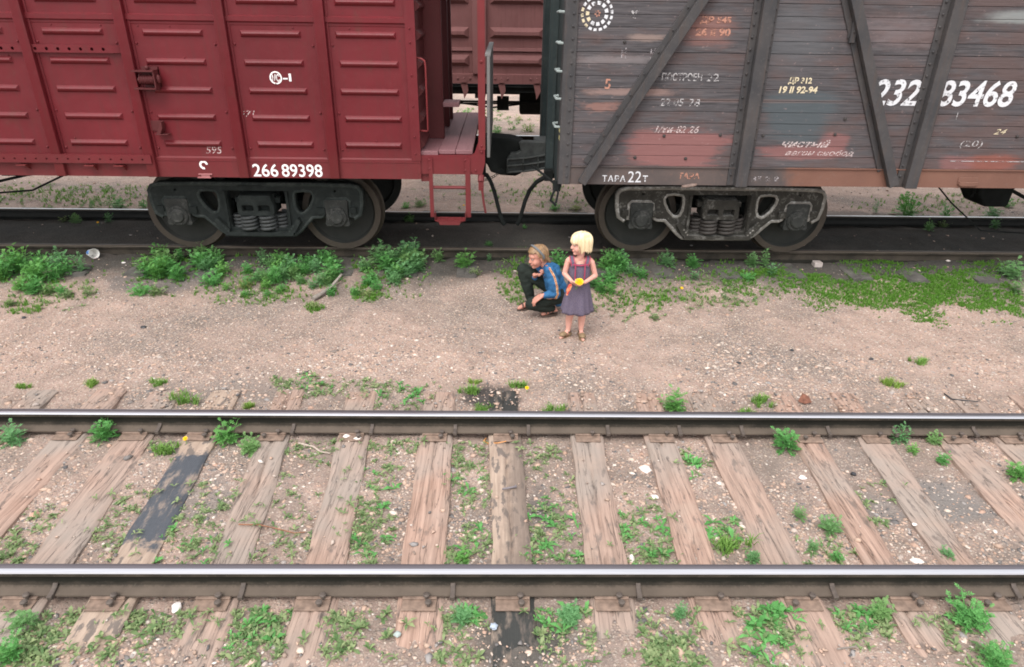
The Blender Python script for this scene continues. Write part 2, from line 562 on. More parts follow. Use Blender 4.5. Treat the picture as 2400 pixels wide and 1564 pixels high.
RAIL_PROF = [(0.066, -0.152), (0.066, -0.141), (0.030, -0.130), (0.011, -0.118), (0.0075, -0.090), (0.0085, -0.055), (0.014, -0.044), (0.034, -0.034),
             (0.0355, -0.012), (0.0315, -0.004), (0.022, -0.0012), (0.008, 0.0)]
def rail(name, label, y_gauge, side, z, x0, x1, mats, group=None):
    """side +1: the gauge face looks to +y (near rail), -1: looks to -y (far rail)."""
    yc = y_gauge - side * 0.0355
    half = RAIL_PROF
    prof = [(yc + d, z + h) for d, h in half] + [(yc - d, z + h) for d, h in reversed(half)]
    t = thing(name, label, "rail", ((x0 + x1) / 2, yc, z - 0.152), group)
    mb = MB()
    xs = frange(x0, x1, 0.35) + [x1]
    n = len(prof)
    vs = [(x, p[0], p[1]) for x in xs for p in prof]
    fs, ms = [], []
    for i in range(len(xs) - 1):
        for j in range(n):
            j2 = (j + 1) % n
            a, b = prof[j], prof[j2]
            zz = (a[1] + b[1]) / 2 - z; yy = (a[0] + b[0]) / 2 - yc
            m_ = 0
            if zz > -0.0125:
                m_ = 1
                if (side > 0 and yy > -0.006) or (side < 0 and yy > -0.004): m_ = 2 if not (side < 0 and yy < -0.02) else 1
            elif zz > -0.036 and yy * side > 0.03:
                m_ = 0
            fs.append((i * n + j, i * n + j2, (i + 1) * n + j2, (i + 1) * n + j)); ms.append(m_)
    fs.append(tuple(range(n))); ms.append(0)
    fs.append(tuple(range((len(xs) - 1) * n, len(xs) * n))); ms.append(0)
    b0 = len(mb.v); mb.v.extend(vs); mb.f.extend(fs); mb.m.extend(ms)
    mb.build("rail_bar", mats, t, smooth=28)
    return t
RAIL_N = rail("rail", "shiny near rail of the empty track, bright across its whole top", 2.841, 1, 0.0, -14, 14, [M_RAILSIDE, M_RAILTOP, M_RAILBAND])
RAIL_F = rail("rail", "far rail of the empty track, with a thin bright edge and brown foot", 4.361, -1, 0.0, -14, 14, [M_RAILSIDE, M_RAILTOP, M_RAILBAND])
rail("rail", "dull brown rail under the near wheels of both parked wagons", TC2 - GAUGE, 1, Z2, -22, 26, [M_RAILSIDE, M_RAILDULL, M_RAILDULL])
rail("rail", "black sided rail under the far wheels of the two parked wagons", TC2 + GAUGE, -1, Z2, -22, 26, [M_RAILSHADE, M_RAILDULL, M_RAILGREY])
rail("rail", "distant rail glinting behind the coupler, near wheels of the open wagon", TC3 - GAUGE, 1, 0.10, -20, 20, [M_RAILSIDE, M_RAILGREY, M_RAILGREY])
rail("rail", "farthest rail, under the far wheels of the open wagon behind the gap", TC3 + GAUGE, -1, 0.10, -20, 20, [M_RAILSIDE, M_RAILGREY, M_RAILGREY])

# ---- sleepers of the empty track
k = NT("weathered_sleeper_wood")
ob = k.objc()
loc = k.node("ObjectInfo").outputs["Location"]
va = k.node("VectorMath", operation='ADD'); k.con(va.inputs[0], ob); k.con(va.inputs[1], k.scale(loc, (3.7, 3.7, 3.7)))
vv = va.outputs[0]
grain = k.noise(5.0, 6, 0.65, vec=k.scale(vv, (9, 0.55, 9)))
crack = k.noise(3.2, 3, 0.5, vec=k.scale(vv, (7, 0.35, 1)), dist=0.4)
spot = k.noise(13.0, 4, 0.6, vec=k.scale(vv, (1.3, 0.45, 1)))
big = k.noise(1.6, 3, 0.5, vec=vv)
c = k.mix(k.ramp(grain, [(0.3, 0.0), (0.72, 1.0)]), (0.215, 0.135, 0.102), (0.45, 0.300, 0.235))
c = k.mix(k.ramp(big, [(0.4, 0.0), (0.66, 0.75)]), c, (0.27, 0.235, 0.205))
c = k.mix(k.ramp(spot, [(0.58, 0.0), (0.68, 0.72)]), c, (0.095, 0.078, 0.070))
line = k.m('ABSOLUTE', k.m('SUBTRACT', crack, 0.5))
orr = k.objrand()
c = k.mix(k.m('MULTIPLY', k.step(orr, .3, 1.0), .32), c, k.mix(grain, (0.15, 0.125, 0.108), (0.33, 0.275, 0.235)))
dirt = k.noise(2.3, 6, 0.7, vec=va.outputs[0])
c = k.mix(k.ramp(dirt, [(0.55, 0.0), (0.70, 0.65)]), c, (0.33, 0.245, 0.195))
c = k.mix(k.ramp(line, [(0.0, 0.75), (0.010, 0.0)]), c, (0.05, 0.04, 0.035))
hh = k.m('ADD', k.m('MULTIPLY', grain, 0.5), k.ramp(line, [(0.0, 0.0), (0.02, 0.6)]))
M_SLEEPER = k.set(c, 0.85, 0.0, hh, 0.6, 0.012, 0.25)
# oil-soaked version of the same wood for two sleepers: a stain with its own ragged outline
def oiled(name, y0, y1, colour, edge=0.06, far=0):
    k = NT(name)
    P = k.sep()
    ob = k.objc()
    grain = k.noise(5.0, 6, 0.65, vec=k.scale(ob, (9, 0.55, 9)))
    c = k.mix(k.ramp(grain, [(0.3, 0.0), (0.72, 1.0)]), (0.24, 0.175, 0.135), (0.42, 0.32, 0.25))
    spot = k.noise(14.0, 4, 0.6, vec=k.scale(ob, (1.3, 0.5, 1)))
    c = k.mix(k.ramp(spot, [(0.54, 0.0), (0.60, 0.8)]), c, (0.10, 0.085, 0.078))
    if far:
        sx = k.m('ADD', P[0], k.m('MULTIPLY', k.m('SUBTRACT', k.noise(4, 6, .7), 0.5), 0.30))
        c = k.mix(k.m('MULTIPLY', k.step(sx, -.02, .12), .72), c, k.mix(grain, (0.085, 0.066, 0.056), (0.17, 0.13, 0.108)))
    w = k.m('ADD', P[1], k.m('MULTIPLY', k.m('SUBTRACT', k.noise(9, 5), 0.5), 0.45))
    msk = k.m('MULTIPLY', k.step(w, y0 - edge, y0 + edge), k.m('SUBTRACT', 1.0, k.step(w, y1 - edge, y1 + edge)))
    if far: msk = k.m('MAXIMUM', msk, k.step(w, far - edge, far + edge))
    g2 = k.noise(40, 5)
    thin = k.noise(6, 6, .7, vec=k.scale(ob, (2.2, .7, 1)))
    msk = k.m('MULTIPLY', msk, k.ramp(thin, [(0.36, 0.35), (0.50, 1.0)]))
    c = k.mix(msk, c, k.mix(g2, colour, tuple(v * 1.5 for v in colour)))
    return k.set(c, k.m('SUBTRACT', 0.85, k.m('MULTIPLY', msk, 0.25)), 0.0, grain, 0.5, 0.012, 0.3)
M_TAR = oiled("tar_soaked_wood", 3.17, 4.08, (0.050, 0.054, 0.062), 0.03)
M_OILEND = oiled("oil_soaked_wood", 1.0, 2.86, (0.026, 0.026, 0.024), 0.06, 4.62)
M_PLATE = simple("rusty_tie_plate", (0.19, 0.130, 0.098), 0.75, 0.35, 25, 0.0, 0.3)
M_SPIKE = simple("rusty_spike", (0.085, 0.066, 0.055), 0.7, 0.3, 30)

def sleeper_mesh(seed, length, width, hgt, split=0.5, taper=0.0, mi=0):
    """weathered baulk: rounded worn edges, wavy sides, a sagging split along the grain."""
    r_ = random.Random(seed)
    nl, nw = 44, 12
    vs, fs = [], []
    so = r_.uniform(-0.03, 0.03)
    for i in range(nl + 1):
        t = i / nl
        y = (t - 0.5) * length
        wl = width / 2 + 0.016 * noise.noise((t * 7, seed * 3.3, 0.2)) + 0.007 * noise.noise((t * 25, seed * 3.3, 0.7)) + taper * (t - .5)
        wr = width / 2 + 0.016 * noise.noise((t * 7, seed * 5.1, 4.2)) + 0.007 * noise.noise((t * 25, seed * 1.3, 9.7))
        bow = 0.012 * noise.noise((t * 2.0, seed * 2.7, 1.1))
        sx = so + 0.03 * noise.noise((t * 3, seed * 1.9, 2.2))
        row = []
        for j in range(nw + 1):
            s_ = j / nw
            x = -wl + (wl + wr) * s_ + bow
            z = 0.006 * noise.noise((x * 14, y * 3, seed * 1.7)) + 0.003 * noise.noise((x * 60, y * 6, seed))
            e = min(s_, 1 - s_) * (wl + wr)
            if e < 0.022: z -= 0.014 * (1 - e / 0.022) ** 2
            d = abs(x - sx)
            if d < 0.02 and noise.noise((t * 4, seed * 0.7, 5)) > -0.18: z -= split * 0.022 * (1 - d / 0.02)
            row.append((x, y, z))
        vs.append((row[0][0] - 0.002, y, -hgt))
        vs.extend(row)
        vs.append((row[-1][0] + 0.002, y, -hgt))
    n = nw + 3
    for i in range(nl):
        for j in range(n - 1):
            fs.append((i * n + j, i * n + j + 1, (i + 1) * n + j + 1, (i + 1) * n + j))
    fs.append(tuple(range(n))); fs.append(tuple(range(nl * n, nl * n + n)))
    return vs, fs

# centre x at the near rail (y=3.02), at the far rail (y=4.3), width, material, words
SLP = [
 (-3.800, -3.86, .23, M_SLEEPER, "weathered sleeper cut off by the left edge of the photo"),
 (-3.203, -3.28, .25, M_SLEEPER, "grey split sleeper with a lengthwise groove, beside the leftmost weed at the far rail"),
 (-2.660, -2.78, .26, M_SLEEPER, "rough pale sleeper with knots, just left of the tar-blackened one"),
 (-2.180, -2.287, .25, M_TAR, "sleeper blackened with a long slick of tar"),
 (-1.605, -1.73, .235, M_SLEEPER, "brownish sleeper just right of the tar-blackened one, with the twig across it"),
 (-1.046, -1.136, .24, M_SLEEPER, "pale sleeper with white shells by the far rail at its end"),
 (-0.453, -0.503, .255, M_SLEEPER, "broad pinkish sleeper with a straight crack, left of the one with the loose spike"),
 (0.067, 0.040, .24, M_OILEND, "dark spotted sleeper with an oil-black near end and a loose spike on it"),
 (0.630, 0.666, .245, M_SLEEPER, "cracked sleeper between the loose spike and the white shell fragments"),
 (1.191, 1.232, .235, M_SLEEPER, "sleeper with a white shell fragment lying against its left side"),
 (1.695, 1.716, .25, M_SLEEPER, "wide scuffed sleeper next to the feathery weed that overlaps the far rail"),
 (2.297, 2.372, .22, M_SLEEPER, "sleeper with a deep lengthwise crack, right of the big white stone"),
 (2.768, 2.887, .225, M_SLEEPER, "narrow chipped sleeper left of the grey coal dust patch"),
 (3.399, 3.515, .24, M_SLEEPER, "grey sleeper right of the coal dust patch, near the right edge"),
 (3.874, 3.966, .24, M_SLEEPER, "brown sleeper cut off by the right edge of the photo"),
]
for x_ in (-4.36, -4.93, -5.48, 4.45, 5.02, 5.60, 6.15):          # a few more past the edges of the photograph
    SLP.append((x_, x_ * 1.012, .24, M_SLEEPER, "plain weathered sleeper of the empty track, outside the edge of the photo"))
SLEEPERS = []
for i, (xa, xb, wd, mt, lab) in enumerate(SLP):
    xc = (xa + xb) / 2; ang = math.atan2(-(xb - xa), 4.30 - 3.02)
    zc = -0.168
    yc = 3.62 + rnd.uniform(-.02, .02)
    t = thing("sleeper", lab, "sleeper", (xc, yc, zc - 0.15), "wooden sleepers of the empty track")
    Rz = Matrix.Translation((xc + (yc - 3.66) * (xb - xa) / 1.28, yc, zc)) @ Matrix.Rotation(ang, 4, 'Z')
    vs, fs = sleeper_mesh(i + 3, 2.75, wd, 0.15, split=rnd.choice([0.2, 0.6, 1.0, 1.0]))
    mb = MB(); mb.add([Rz @ Vector(v) for v in vs], fs)
    mb.build("timber", mt, t, smooth=50)
    for yg, s_ in ((2.841, 1), (4.361, -1)):
        yr = yg - s_ * 0.0355
        xr = xa + (yr - 3.02) * (xb - xa) / 1.28
        mp = MB()
        zt = -0.160
        pl = 0.095
        mp.box(xr - pl, xr + pl, yr - 0.155, yr + 0.155, zt - 0.004, zt + 0.006)
        for q in (-1, 1):
            mp.box(xr - pl, xr + pl, yr + q * 0.068, yr + q * 0.086, zt + 0.006, zt + 0.018)
        po = mp.build("tie_plate", M_PLATE, t, smooth=30, bevel=0.003)
        for q in (-1, 1):
            for dx, off in ((-0.045 * q, 0.082), (0.05, 0.125) if rnd.random() < .7 else (-0.05, 0.125)):
                if off > 0.1 and rnd.random() < .25: continue
                ms = MB()
                hx, hy = xr + dx + rnd.uniform(-.012, .012), yr + q * off
                ms.lathe([(0.010, 0.0), (0.010, 0.022), (0.019, 0.026), (0.019, 0.034), (0.012, 0.040)], (hx, hy, zt + 0.004 + (0.008 if off < .1 else 0)), 'z', 10)
                ms.build("spike", M_SPIKE, po, smooth=40)
    SLEEPERS.append(t)

# clips on the rails, beside the sleepers
for rl, yg, s_ in ((RAIL_N, 2.841, 1), (RAIL_F, 4.361, -1)):
    yr = yg - s_ * 0.0355
    for i, (xa, xb, wd, mt, lab) in enumerate(SLP):
        xr = xa + (yr - 3.02) * (xb - xa) / 1.28 + wd / 2 + 0.045 + rnd.uniform(-.02, .02)
        if i in (0, 14): continue
        if s_ > 0 and i % 2: continue
        mc = MB()
        pr = [(yr - 0.092, -0.150), (yr - 0.092, -0.126), (yr - 0.066, -0.124), (yr - 0.030, -0.112), (yr - 0.014, -0.098), (yr - 0.008, -0.104), (yr - 0.030, -0.130), (yr - 0.066, -0.141), (yr - 0.076, -0.158)]
        mc.prism(pr, 'x', xr - 0.014, xr + 0.014)
        mc.build("rail_clip", M_SPIKE, rl, smooth=40, bevel=0.003)

# ---- sleepers under the wagons: sunk in dirt
M_OLDSLEEPER = simple("dusty_sleeper_wood", (0.085, 0.078, 0.070), 0.9, 0.4, 7)
vs, fs = sleeper_mesh(51, 2.75, 0.25, 0.15, 0.6)
mbs = MB(); mbs.add(vs, fs)
first = None
for i in range(20):
    x = -7.35 + i * 0.775 + rnd.uniform(-.06, .06)
    if first is None:
        t = thing("sleeper", "dirt-covered sleeper sunk in the dark soil under the two parked wagons", "sleeper", (0, 0, 0), "buried sleepers under the wagons")
        mbs.build("timber", M_OLDSLEEPER, t, smooth=50)
        first = t
    else:
        t = copy_tree(first)
    t.location = (x, TC2 + rnd.uniform(-.03, .03), -0.068)
    t.rotation_euler = (0, 0, rnd.uniform(-.03, .03))

# ---- gravel: loose stones too many to count
def icosa():
    bm = bmesh.new(); bmesh.ops.create_icosphere(bm, subdivisions=1, radius=1.0)
    v = np.array([p.co[:] for p in bm.verts]); f = np.array([[q.index for q in fc.verts] for fc in bm.faces]); bm.free()
    return v, f
ICO_V, ICO_F = icosa()
def stones(name, pts, sizes, mat, seed, label):
    rg = np.random.default_rng(seed)
    n = len(pts)
    V = np.repeat(ICO_V[None], n, 0) * (1 + 0.28 * rg.standard_normal((n, len(ICO_V), 1)))
    sc = np.stack([rg.uniform(.8, 1.5, n), rg.uniform(.6, 1.1, n), rg.uniform(.35, .7, n)], 1) * sizes[:, None]
    V = V * sc[:, None, :]
    a = rg.uniform(0, 6.28, n); ca, sa = np.cos(a)[:, None], np.sin(a)[:, None]
    X = V[:, :, 0] * ca - V[:, :, 1] * sa; Y = V[:, :, 0] * sa + V[:, :, 1] * ca
    V = np.stack([X, Y, V[:, :, 2]], 2) + pts[:, None, :]
    F = (ICO_F[None] + (np.arange(n) * len(ICO_V))[:, None, None]).reshape(-1, 3)
    me = bpy.data.meshes.new(name)
    V = V.reshape(-1, 3)
    me.vertices.add(len(V)); me.vertices.foreach_set("co", V.ravel())
    me.loops.add(F.size); me.loops.foreach_set("vertex_index", F.ravel().astype(np.int32))
    me.polygons.add(len(F)); me.polygons.foreach_set("loop_start", np.arange(0, F.size, 3, dtype=np.int32))
    me.update(calc_edges=True); me.validate()
    me.materials.append(mat)
    me.shade_smooth()
    o = bpy.data.objects.new(name, me)
    COL.objects.link(o)
    tag(o, label, "gravel", kind="stuff")
    return o
k = NT("gravel_stone")
i_ = k.island()
c = k.ramp(i_, [(0.0, (0.055, 0.058, 0.065)), (0.13, (0.15, 0.14, 0.135)), (0.24, (0.30, 0.205, 0.155)), (0.42, (0.48, 0.335, 0.255)), (0.58, (0.40, 0.25, 0.185)), (0.72, (0.58, 0.45, 0.37)), (0.84, (0.25, 0.235, 0.23)), (0.93, (0.55, 0.44, 0.36)), (1.0, (0.66, 0.60, 0.54))])
c = k.mix(k.m('MULTIPLY', k.noise(70, 3), 0.25), c, (0.30, 0.24, 0.20))
M_STONE = k.set(c, 0.85, 0, None, spec=0.3)
rg = np.random.default_rng(5)
pts, sz = [], []
def in_sleeper(x, y):
    if y < 2.25 or y > 5.02: return False
    for (xa, xb, wd, mt, lab) in SLP:
        xc = xa + (y - 3.02) * (xb - xa) / 1.28
        if abs(x - xc) < wd / 2 - 0.005: return True
    return False
while len(pts) < 46000:
    y = rg.uniform(2.0, 7.9); x = rg.uniform(-0.86 * y - 1.3, 0.86 * y + 1.3)
    cl = noise.noise((x * 1.1, y * 1.1, 2.0))
    dens = 0.55 if y < 5.4 else max(0.12, 0.75 - (y - 5.2) * 0.26)
    if rg.random() > dens * (0.65 + 0.9 * cl): continue
    if in_sleeper(x, y) and rg.random() > (0.5 if (y < 2.45 or y > 4.7) else 0.012): continue
    if 2.70 < y < 2.91 or 4.32 < y < 4.46: continue
    s = float(np.clip(rg.lognormal(-4.95 if y < 5.8 else -5.15, 0.48), 0.0035, 0.026))
    z0 = -0.160 if in_sleeper(x, y) else ground_h(x, y)
    pts.append((x, y, z0 - s * 0.10)); sz.append(s)
stones("gravel", np.array(pts), np.array(sz), M_STONE, 3, "loose tan, pink and grey pebbles strewn over the earth")
pts, sz = [], []
while len(pts) < 5000:
    y = rg.uniform(8.2, 20); x = rg.uniform(-0.8 * y, 0.8 * y)
    if 9.5 < y < 9.75: continue
    if y < 10.5 and rg.random() < .8: continue
    s = float(np.clip(rg.lognormal(-4.5, 0.45), 0.005, 0.03))
    pts.append((x, y, ground_h(x, y) + s * 0.1)); sz.append(s)
stones("gravel", np.array(pts), np.array(sz), M_STONE, 4, "scattered pebbles under and beyond the parked wagons")
# ================================================================== BOGIES
def cast_iron(name, base, dust, amt, seed=0.0):
    k = NT(name)
    n = k.noise(9, 5, 0.6); n2 = k.noise(38, 4, 0.6)
    c = k.mix(k.ramp(n, [(0.35, 0.0), (0.7, 1.0)]), base, tuple(v * 1.6 for v in base))
    up = k.sep(k.node("NewGeometry").outputs["Normal"])[2]
    fac = k.m('ADD', k.m('MULTIPLY', n2, 0.9), k.m('MULTIPLY', up, 0.22))
    fac = k.m('ADD', fac, k.m('MULTIPLY', k.m('SUBTRACT', n, 0.5), 0.9))
    c = k.mix(k.m('MULTIPLY', k.ramp(fac, [(0.50, 0.0), (0.78, 1.0)]), amt), c, dust)
    return k.set(c, 0.85, 0.0, n2, 0.5, 0.006, 0.15)
M_CAST_A = cast_iron("cast_steel_black", (0.015, 0.018, 0.017), (0.06, 0.065, 0.058), 0.30)
M_RIM_A = cast_iron("cast_steel_rim_black", (0.026, 0.031, 0.029), (0.10, 0.105, 0.095), 0.5)
M_CAST_B = cast_iron("cast_steel_salty", (0.030, 0.028, 0.024), (0.26, 0.25, 0.23), 0.60)
M_RIM_B = cast_iron("cast_steel_rim_salty", (0.15, 0.14, 0.125), (0.50, 0.49, 0.46), 0.95)
M_AXLEBOX = cast_iron("cast_axle_box", (0.028, 0.029, 0.027), (0.13, 0.125, 0.115), 0.45)
M_SPRING_A = simple("spring_steel", (0.040, 0.043, 0.043), 0.6, 0.3, 12)
M_SPRING_B = simple("spring_steel_rusty", (0.042, 0.036, 0.032), 0.65, 0.3, 12)
M_UNDER = simple("underframe_black", (0.011, 0.0125, 0.012), 0.9, 0.4, 5, spec=0.15)
k = NT("wheel_steel")
n = k.noise(7, 4)
M_WHEEL = k.set(k.mix(n, (0.020, 0.022, 0.021), (0.040, 0.039, 0.035)), 0.8, 0.0, n, 0.2, 0.004, 0.15)
k = NT("wheel_rim_rust")
n = k.noise(14, 4)
M_RIM = k.set(k.mix(n, (0.034, 0.026, 0.019), (0.062, 0.046, 0.033)), 0.6, 0.2, n, 0.2, 0.003)

R_OUT = [(0.0, .935), (.66, .938), (1.12, .928), (1.20, .895), (1.232, .845), (1.228, .70), (1.20, .575), (1.13, .530), (1.086, .545), (1.086, .735), (1.06, .765), (.835, .765), (.800, .735),
         (.788, .650), (.765, .560), (.735, .545), (.640, .540), (.560, .465), (.475, .375), (.405, .325), (.33, .303), (0.0, .298)]
R_WIN = [(.435, .745), (.438, .80), (.46, .843), (.56, .856), (.645, .846), (.675, .80), (.665, .745), (.615, .655), (.55, .592), (.51, .580), (.465, .60), (.44, .66)]
C_WIN = [(-.335, .855), (.335, .855), (.345, .80), (.34, .46), (.325, .405), (-.325, .405), (-.34, .46), (-.345, .80)]
AXZ = 0.475

def bogie(wagon, xc, zr, m_frame, m_spring, far_too=True):
    b = bpy.data.objects.new("bogie", None)
    COL.objects.link(b); b.parent = wagon
    b.empty_display_size = 0.1
    yc0 = TC2
    dz = zr - 0.08
    def P(u, z): return (xc + u, z + dz)
    for sgn in ((-1, 1) if far_too else (-1,)):
        yf = lambda d: yc0 + sgn * d          # d: distance outwards from the track centre
        out = [(-u, z) for u, z in R_OUT[1:-1]]
        loop = R_OUT + [p for p in reversed(out)]
        wr = R_WIN; wl = [(-u, z) for u, z in R_WIN]
        hole = lambda u, z, r: [(u + r * math.cos(t * math.pi / 6), z + r * math.sin(t * math.pi / 6)) for t in range(12)]
        me = outline_mesh([loop, wr, wl, C_WIN, hole(-.92, .852, .022), hole(.92, .852, .022)], 0.055, 0.008)
        mb = MB()
        mb.mesh_in(me, Matrix.Translation((xc, yf(1.035), dz)) @ FACE, 0)
        # raised cast rims round the outline and the windows
        for lp, r in ((loop, .024), (wr, .020), (wl, .020)):
            mb.tube([(xc + u * .992, yf(1.085), z + dz + (.018 if z < .32 else (-.012 if z > .9 else 0))) for u, z in lp], r, 7, closed=True, mi=1)
        # spring seat tray and side ledges
        mb.box(xc - .40, xc + .40, yf(0.93), yf(1.165), .33 + dz, .372 + dz)
        for s_ in (-1, 1):
            mb.prism([(xc + s_ * .345, .405 + dz), (xc + s_ * .47, .545 + dz), (xc + s_ * .50, .50 + dz), (xc + s_ * .42, .372 + dz), (xc + s_ * .345, .360 + dz)], 'y', yf(1.10), yf(1.165))
            mb.box(xc + s_ * .345, xc + s_ * .375, yf(1.06), yf(1.12), .40 + dz, .85 + dz)
            mb.box(xc + s_ * .70, xc + s_ * .79, yf(1.07), yf(1.13), .585 + dz, .66 + dz)
            mb.box(xc + s_ * 1.08, xc + s_ * 1.15, yf(1.07), yf(1.125), .60 + dz, .67 + dz)
            for q in range(3):
                mb.ell((xc + s_ * (.36 + .025 * q), yf(1.15), .385 + dz + .03 * q), .020, nu=8, nv=5, mi=1)
        if m_frame is M_CAST_A:
            mb.tube([(xc - .19, yf(1.10), .895 + dz), (xc - .19, yf(1.115), .915 + dz), (xc + .09, yf(1.115), .915 + dz), (xc + .09, yf(1.10), .895 + dz)], .006, 5)
        mb.build("side_frame", [m_frame, M_RIM_A if m_frame is M_CAST_A else M_RIM_B], b, smooth=40)
        # bolster end over the springs
        mbo = MB()
        bo = [(-.205, .60), (-.18, .575), (.18, .575), (.205, .60), (.205, .70), (.17, .80), (-.17, .80), (-.205, .70)]
        h1 = [(-.165, .615), (-.02, .615), (-.02, .69), (-.04, .70), (-.15, .70), (-.165, .69)]
        h2 = [(-u, z) for u, z in reversed(h1)]
        me = outline_mesh([bo, h1, h2], 0.045, 0.008)
        mbo.mesh_in(me, Matrix.Translation((xc, yf(1.11), dz)) @ FACE, 0)
        mbo.box(xc - .20, xc + .20, yf(0.85), yf(1.07), .585 + dz, .80 + dz)
        mbo.box(xc - .26, xc + .26, yf(0.95), yf(1.06), .70 + dz, .76 + dz)
        mbo.build("bolster_end", m_frame, b, smooth=40)
        for (u, d, r) in ((-.108, 1.10, .086), (.108, 1.10, .086), (-.235, 1.0, .08), (.0, .965, .08), (.245, 1.0, .08)):
            pts = []
            turns = 4.3
            for i in range(int(turns * 14) + 1):
                t = i / 14
                pts.append((xc + u + r * math.cos(t * 2 * math.pi), yf(d) + r * math.sin(t * 2 * math.pi), .385 + dz + (.572 - .385) * t / turns))
            ms = MB(); ms.tube(pts, .0195, 8)
            ms.build("spring", m_spring, b, smooth=60)
        for s_ in (-1, 1):
            ua = xc + s_ * .925
            ma = MB()
            body = [(-.135, .735), (-.12, .755), (.12, .755), (.135, .735), (.13, .60), (.135, .50), (.145, .475), (.135, .440), (.075, .440), (.055, .452), (-.055, .452), (-.075, .440), (-.135, .440), (-.145, .475), (-.135, .50), (-.13, .60)]
            ma.prism([(ua + u, z + dz) for u, z in body], 'y', yf(.95), yf(1.125))
            zc_ = .475 + .08 + dz
            prof = [(.118, 1.12), (.118, 1.145), (.105, 1.152), (.078, 1.153), (.075, 1.172), (.066, 1.180), (.0, 1.181)]
            ma.lathe([(r, sgn * d) for r, d in prof], (ua, yc0, zc_), 'y', 24, caps=False)
            for q in range(8):
                t = q * math.pi / 4 + .3
                ma.ell((ua + .098 * math.cos(t), yf(1.150), zc_ + .098 * math.sin(t)), .012, nu=6, nv=4)
            ma.box(ua - .10, ua + .10, yf(1.0), yf(1.10), .75 + dz, .772 + dz)
            ma.build("axle_box", M_AXLEBOX, b, smooth=40, bevel=0.006)
    for s_ in (-1, 1):
        ua = xc + s_ * .925
        zc_ = zr + AXZ
        for sgn in (-1, 1):
            mw = MB()
            d0 = GAUGE - .010
            pr = [(.09, d0 + .165), (.095, d0 + .155), (.14, d0 + .110), (.26, d0 + .075), (.375, d0 + .082), (.402, d0 + .128), (.470, d0 + .130), (.473, d0 + .095), (.4755, d0 + .03), (.482, d0 + .012), (.503, d0 - .002), (.503, d0 - .018), (.49, d0 - .03), (.40, d0 - .03), (.375, d0 + .03), (.20, d0 + .05), (.09, d0 + .0)]
            mw.lathe([(r, sgn * d) for r, d in pr], (ua, yc0, zc_), 'y', 56, caps=False)
            nn = 56
            for i in range(len(mw.f)):
                if i // nn in (5, 6, 7, 8, 9): mw.m[i] = 1
            mw.build("wheel", [M_WHEEL, M_RIM], b, smooth=40)
        mx = MB()
        mx.lathe([(.085, -.72), (.078, -.3), (.078, .3), (.085, .72)], (ua, yc0, zc_), 'y', 20)
        mx.build("axle", M_UNDER, b, smooth=40)
        mbk = MB()                                         # brake beam and shoes inboard of the wheels
        ub = xc + s_ * .37
        mbk.tube([(ub, yc0 - .72, .50 + dz), (ub, yc0 + .72, .50 + dz)], .028, 8)
        for sgn in (-1, 1):
            mbk.box(ub - .01, ub + s_ * .09, yc0 + sgn * .70, yc0 + sgn * .80, .38 + dz, .66 + dz)
        mbk.build("brake_beam", M_UNDER, b, smooth=40)
    mb = MB()
    mb.prism([(xc - .22, .70 + dz), (xc + .22, .70 + dz), (xc + .24, .93 + dz), (xc - .24, .93 + dz)], 'y', yc0 - .95, yc0 + .95)
    mb.box(xc - .30, xc + .30, yc0 - .45, yc0 + .45, .52 + dz, .74 + dz)
    mb.build("bolster", M_UNDER, b, smooth=30)
    return b

# ================================================================== RED STEEL BOXCAR
def red_paint(name, base=(0.120, 0.0095, 0.0140), rough=0.36):
    k = NT(name)
    P = k.sep()
    n = k.noise(1.3, 5, 0.6); n2 = k.noise(16, 5, 0.65)
    streak = k.noise(4.0, 4, 0.6, vec=k.scale(k.pos(), (5, 5, 0.35)))
    c = k.mix(k.ramp(n, [(0.3, 0.0), (0.7, 1.0)]), tuple(v * .84 for v in base), tuple(v * 1.12 for v in base))
    c = k.mix(k.m('MULTIPLY', k.ramp(streak, [(0.5, 0.0), (0.75, 1.0)]), 0.40), c, (0.07, 0.020, 0.018))
    rust = k.noise(2.4, 6, .72, vec=k.scale(k.pos(), (1.5, 1.5, .8)))
    c = k.mix(k.m('MULTIPLY', k.ramp(rust, [(0.60, 0.0), (0.72, 1.0)]), 0.5), c, (0.085, 0.028, 0.020))
    dust = k.m('MULTIPLY', k.m('SUBTRACT', 1.0, k.step(k.m('ADD', P[2], k.m('MULTIPLY', k.m('SUBTRACT', n2, .5), .35)), 1.05, 1.55)), .14)
    c = k.mix(dust, c, (0.15, 0.075, 0.06))
    chip = k.noise(34, 3, .6)
    c = k.mix(k.m('MULTIPLY', k.ramp(chip, [(0.70, 0.0), (0.73, 1.0)]), k.ramp(n, [(.45, 0.0), (.6, .9)])), c, (0.045, 0.024, 0.018))
    c = k.mix(k.m('MULTIPLY', k.ramp(n2, [(0.55, 0.0), (0.8, 1.0)]), 0.25), c, (0.15, 0.036, 0.036))
    return k.set(c, k.m('ADD', rough, k.m('MULTIPLY', n2, 0.25)), 0.0, k.noise(2.6, 3), 0.30, 0.035, 0.3)
M_RED = red_paint("oxide_red_paint")
M_REDDARK = red_paint("oxide_red_paint_old", (0.082, 0.014, 0.015), 0.5)
M_REDBRIGHT = red_paint("oxide_red_paint_fresh", (0.15, 0.018, 0.020), 0.42)
k = NT("red_painted_planks")
g = k.noise(6, 5, 0.65, vec=k.scale(k.pos(), (10, 0.5, 10)))
c = k.mix(g, (0.13, 0.052, 0.055), (0.24, 0.115, 0.125))
M_REDPLANK = k.set(c, 0.6, 0, g, 0.35, 0.006)
k = NT("white_stencil_paint")
M_WHITE = k.set(k.mix(k.noise(30, 4), (0.70, 0.68, 0.66), (0.86, 0.85, 0.83)), 0.6)
k = NT("chalk_scribble")
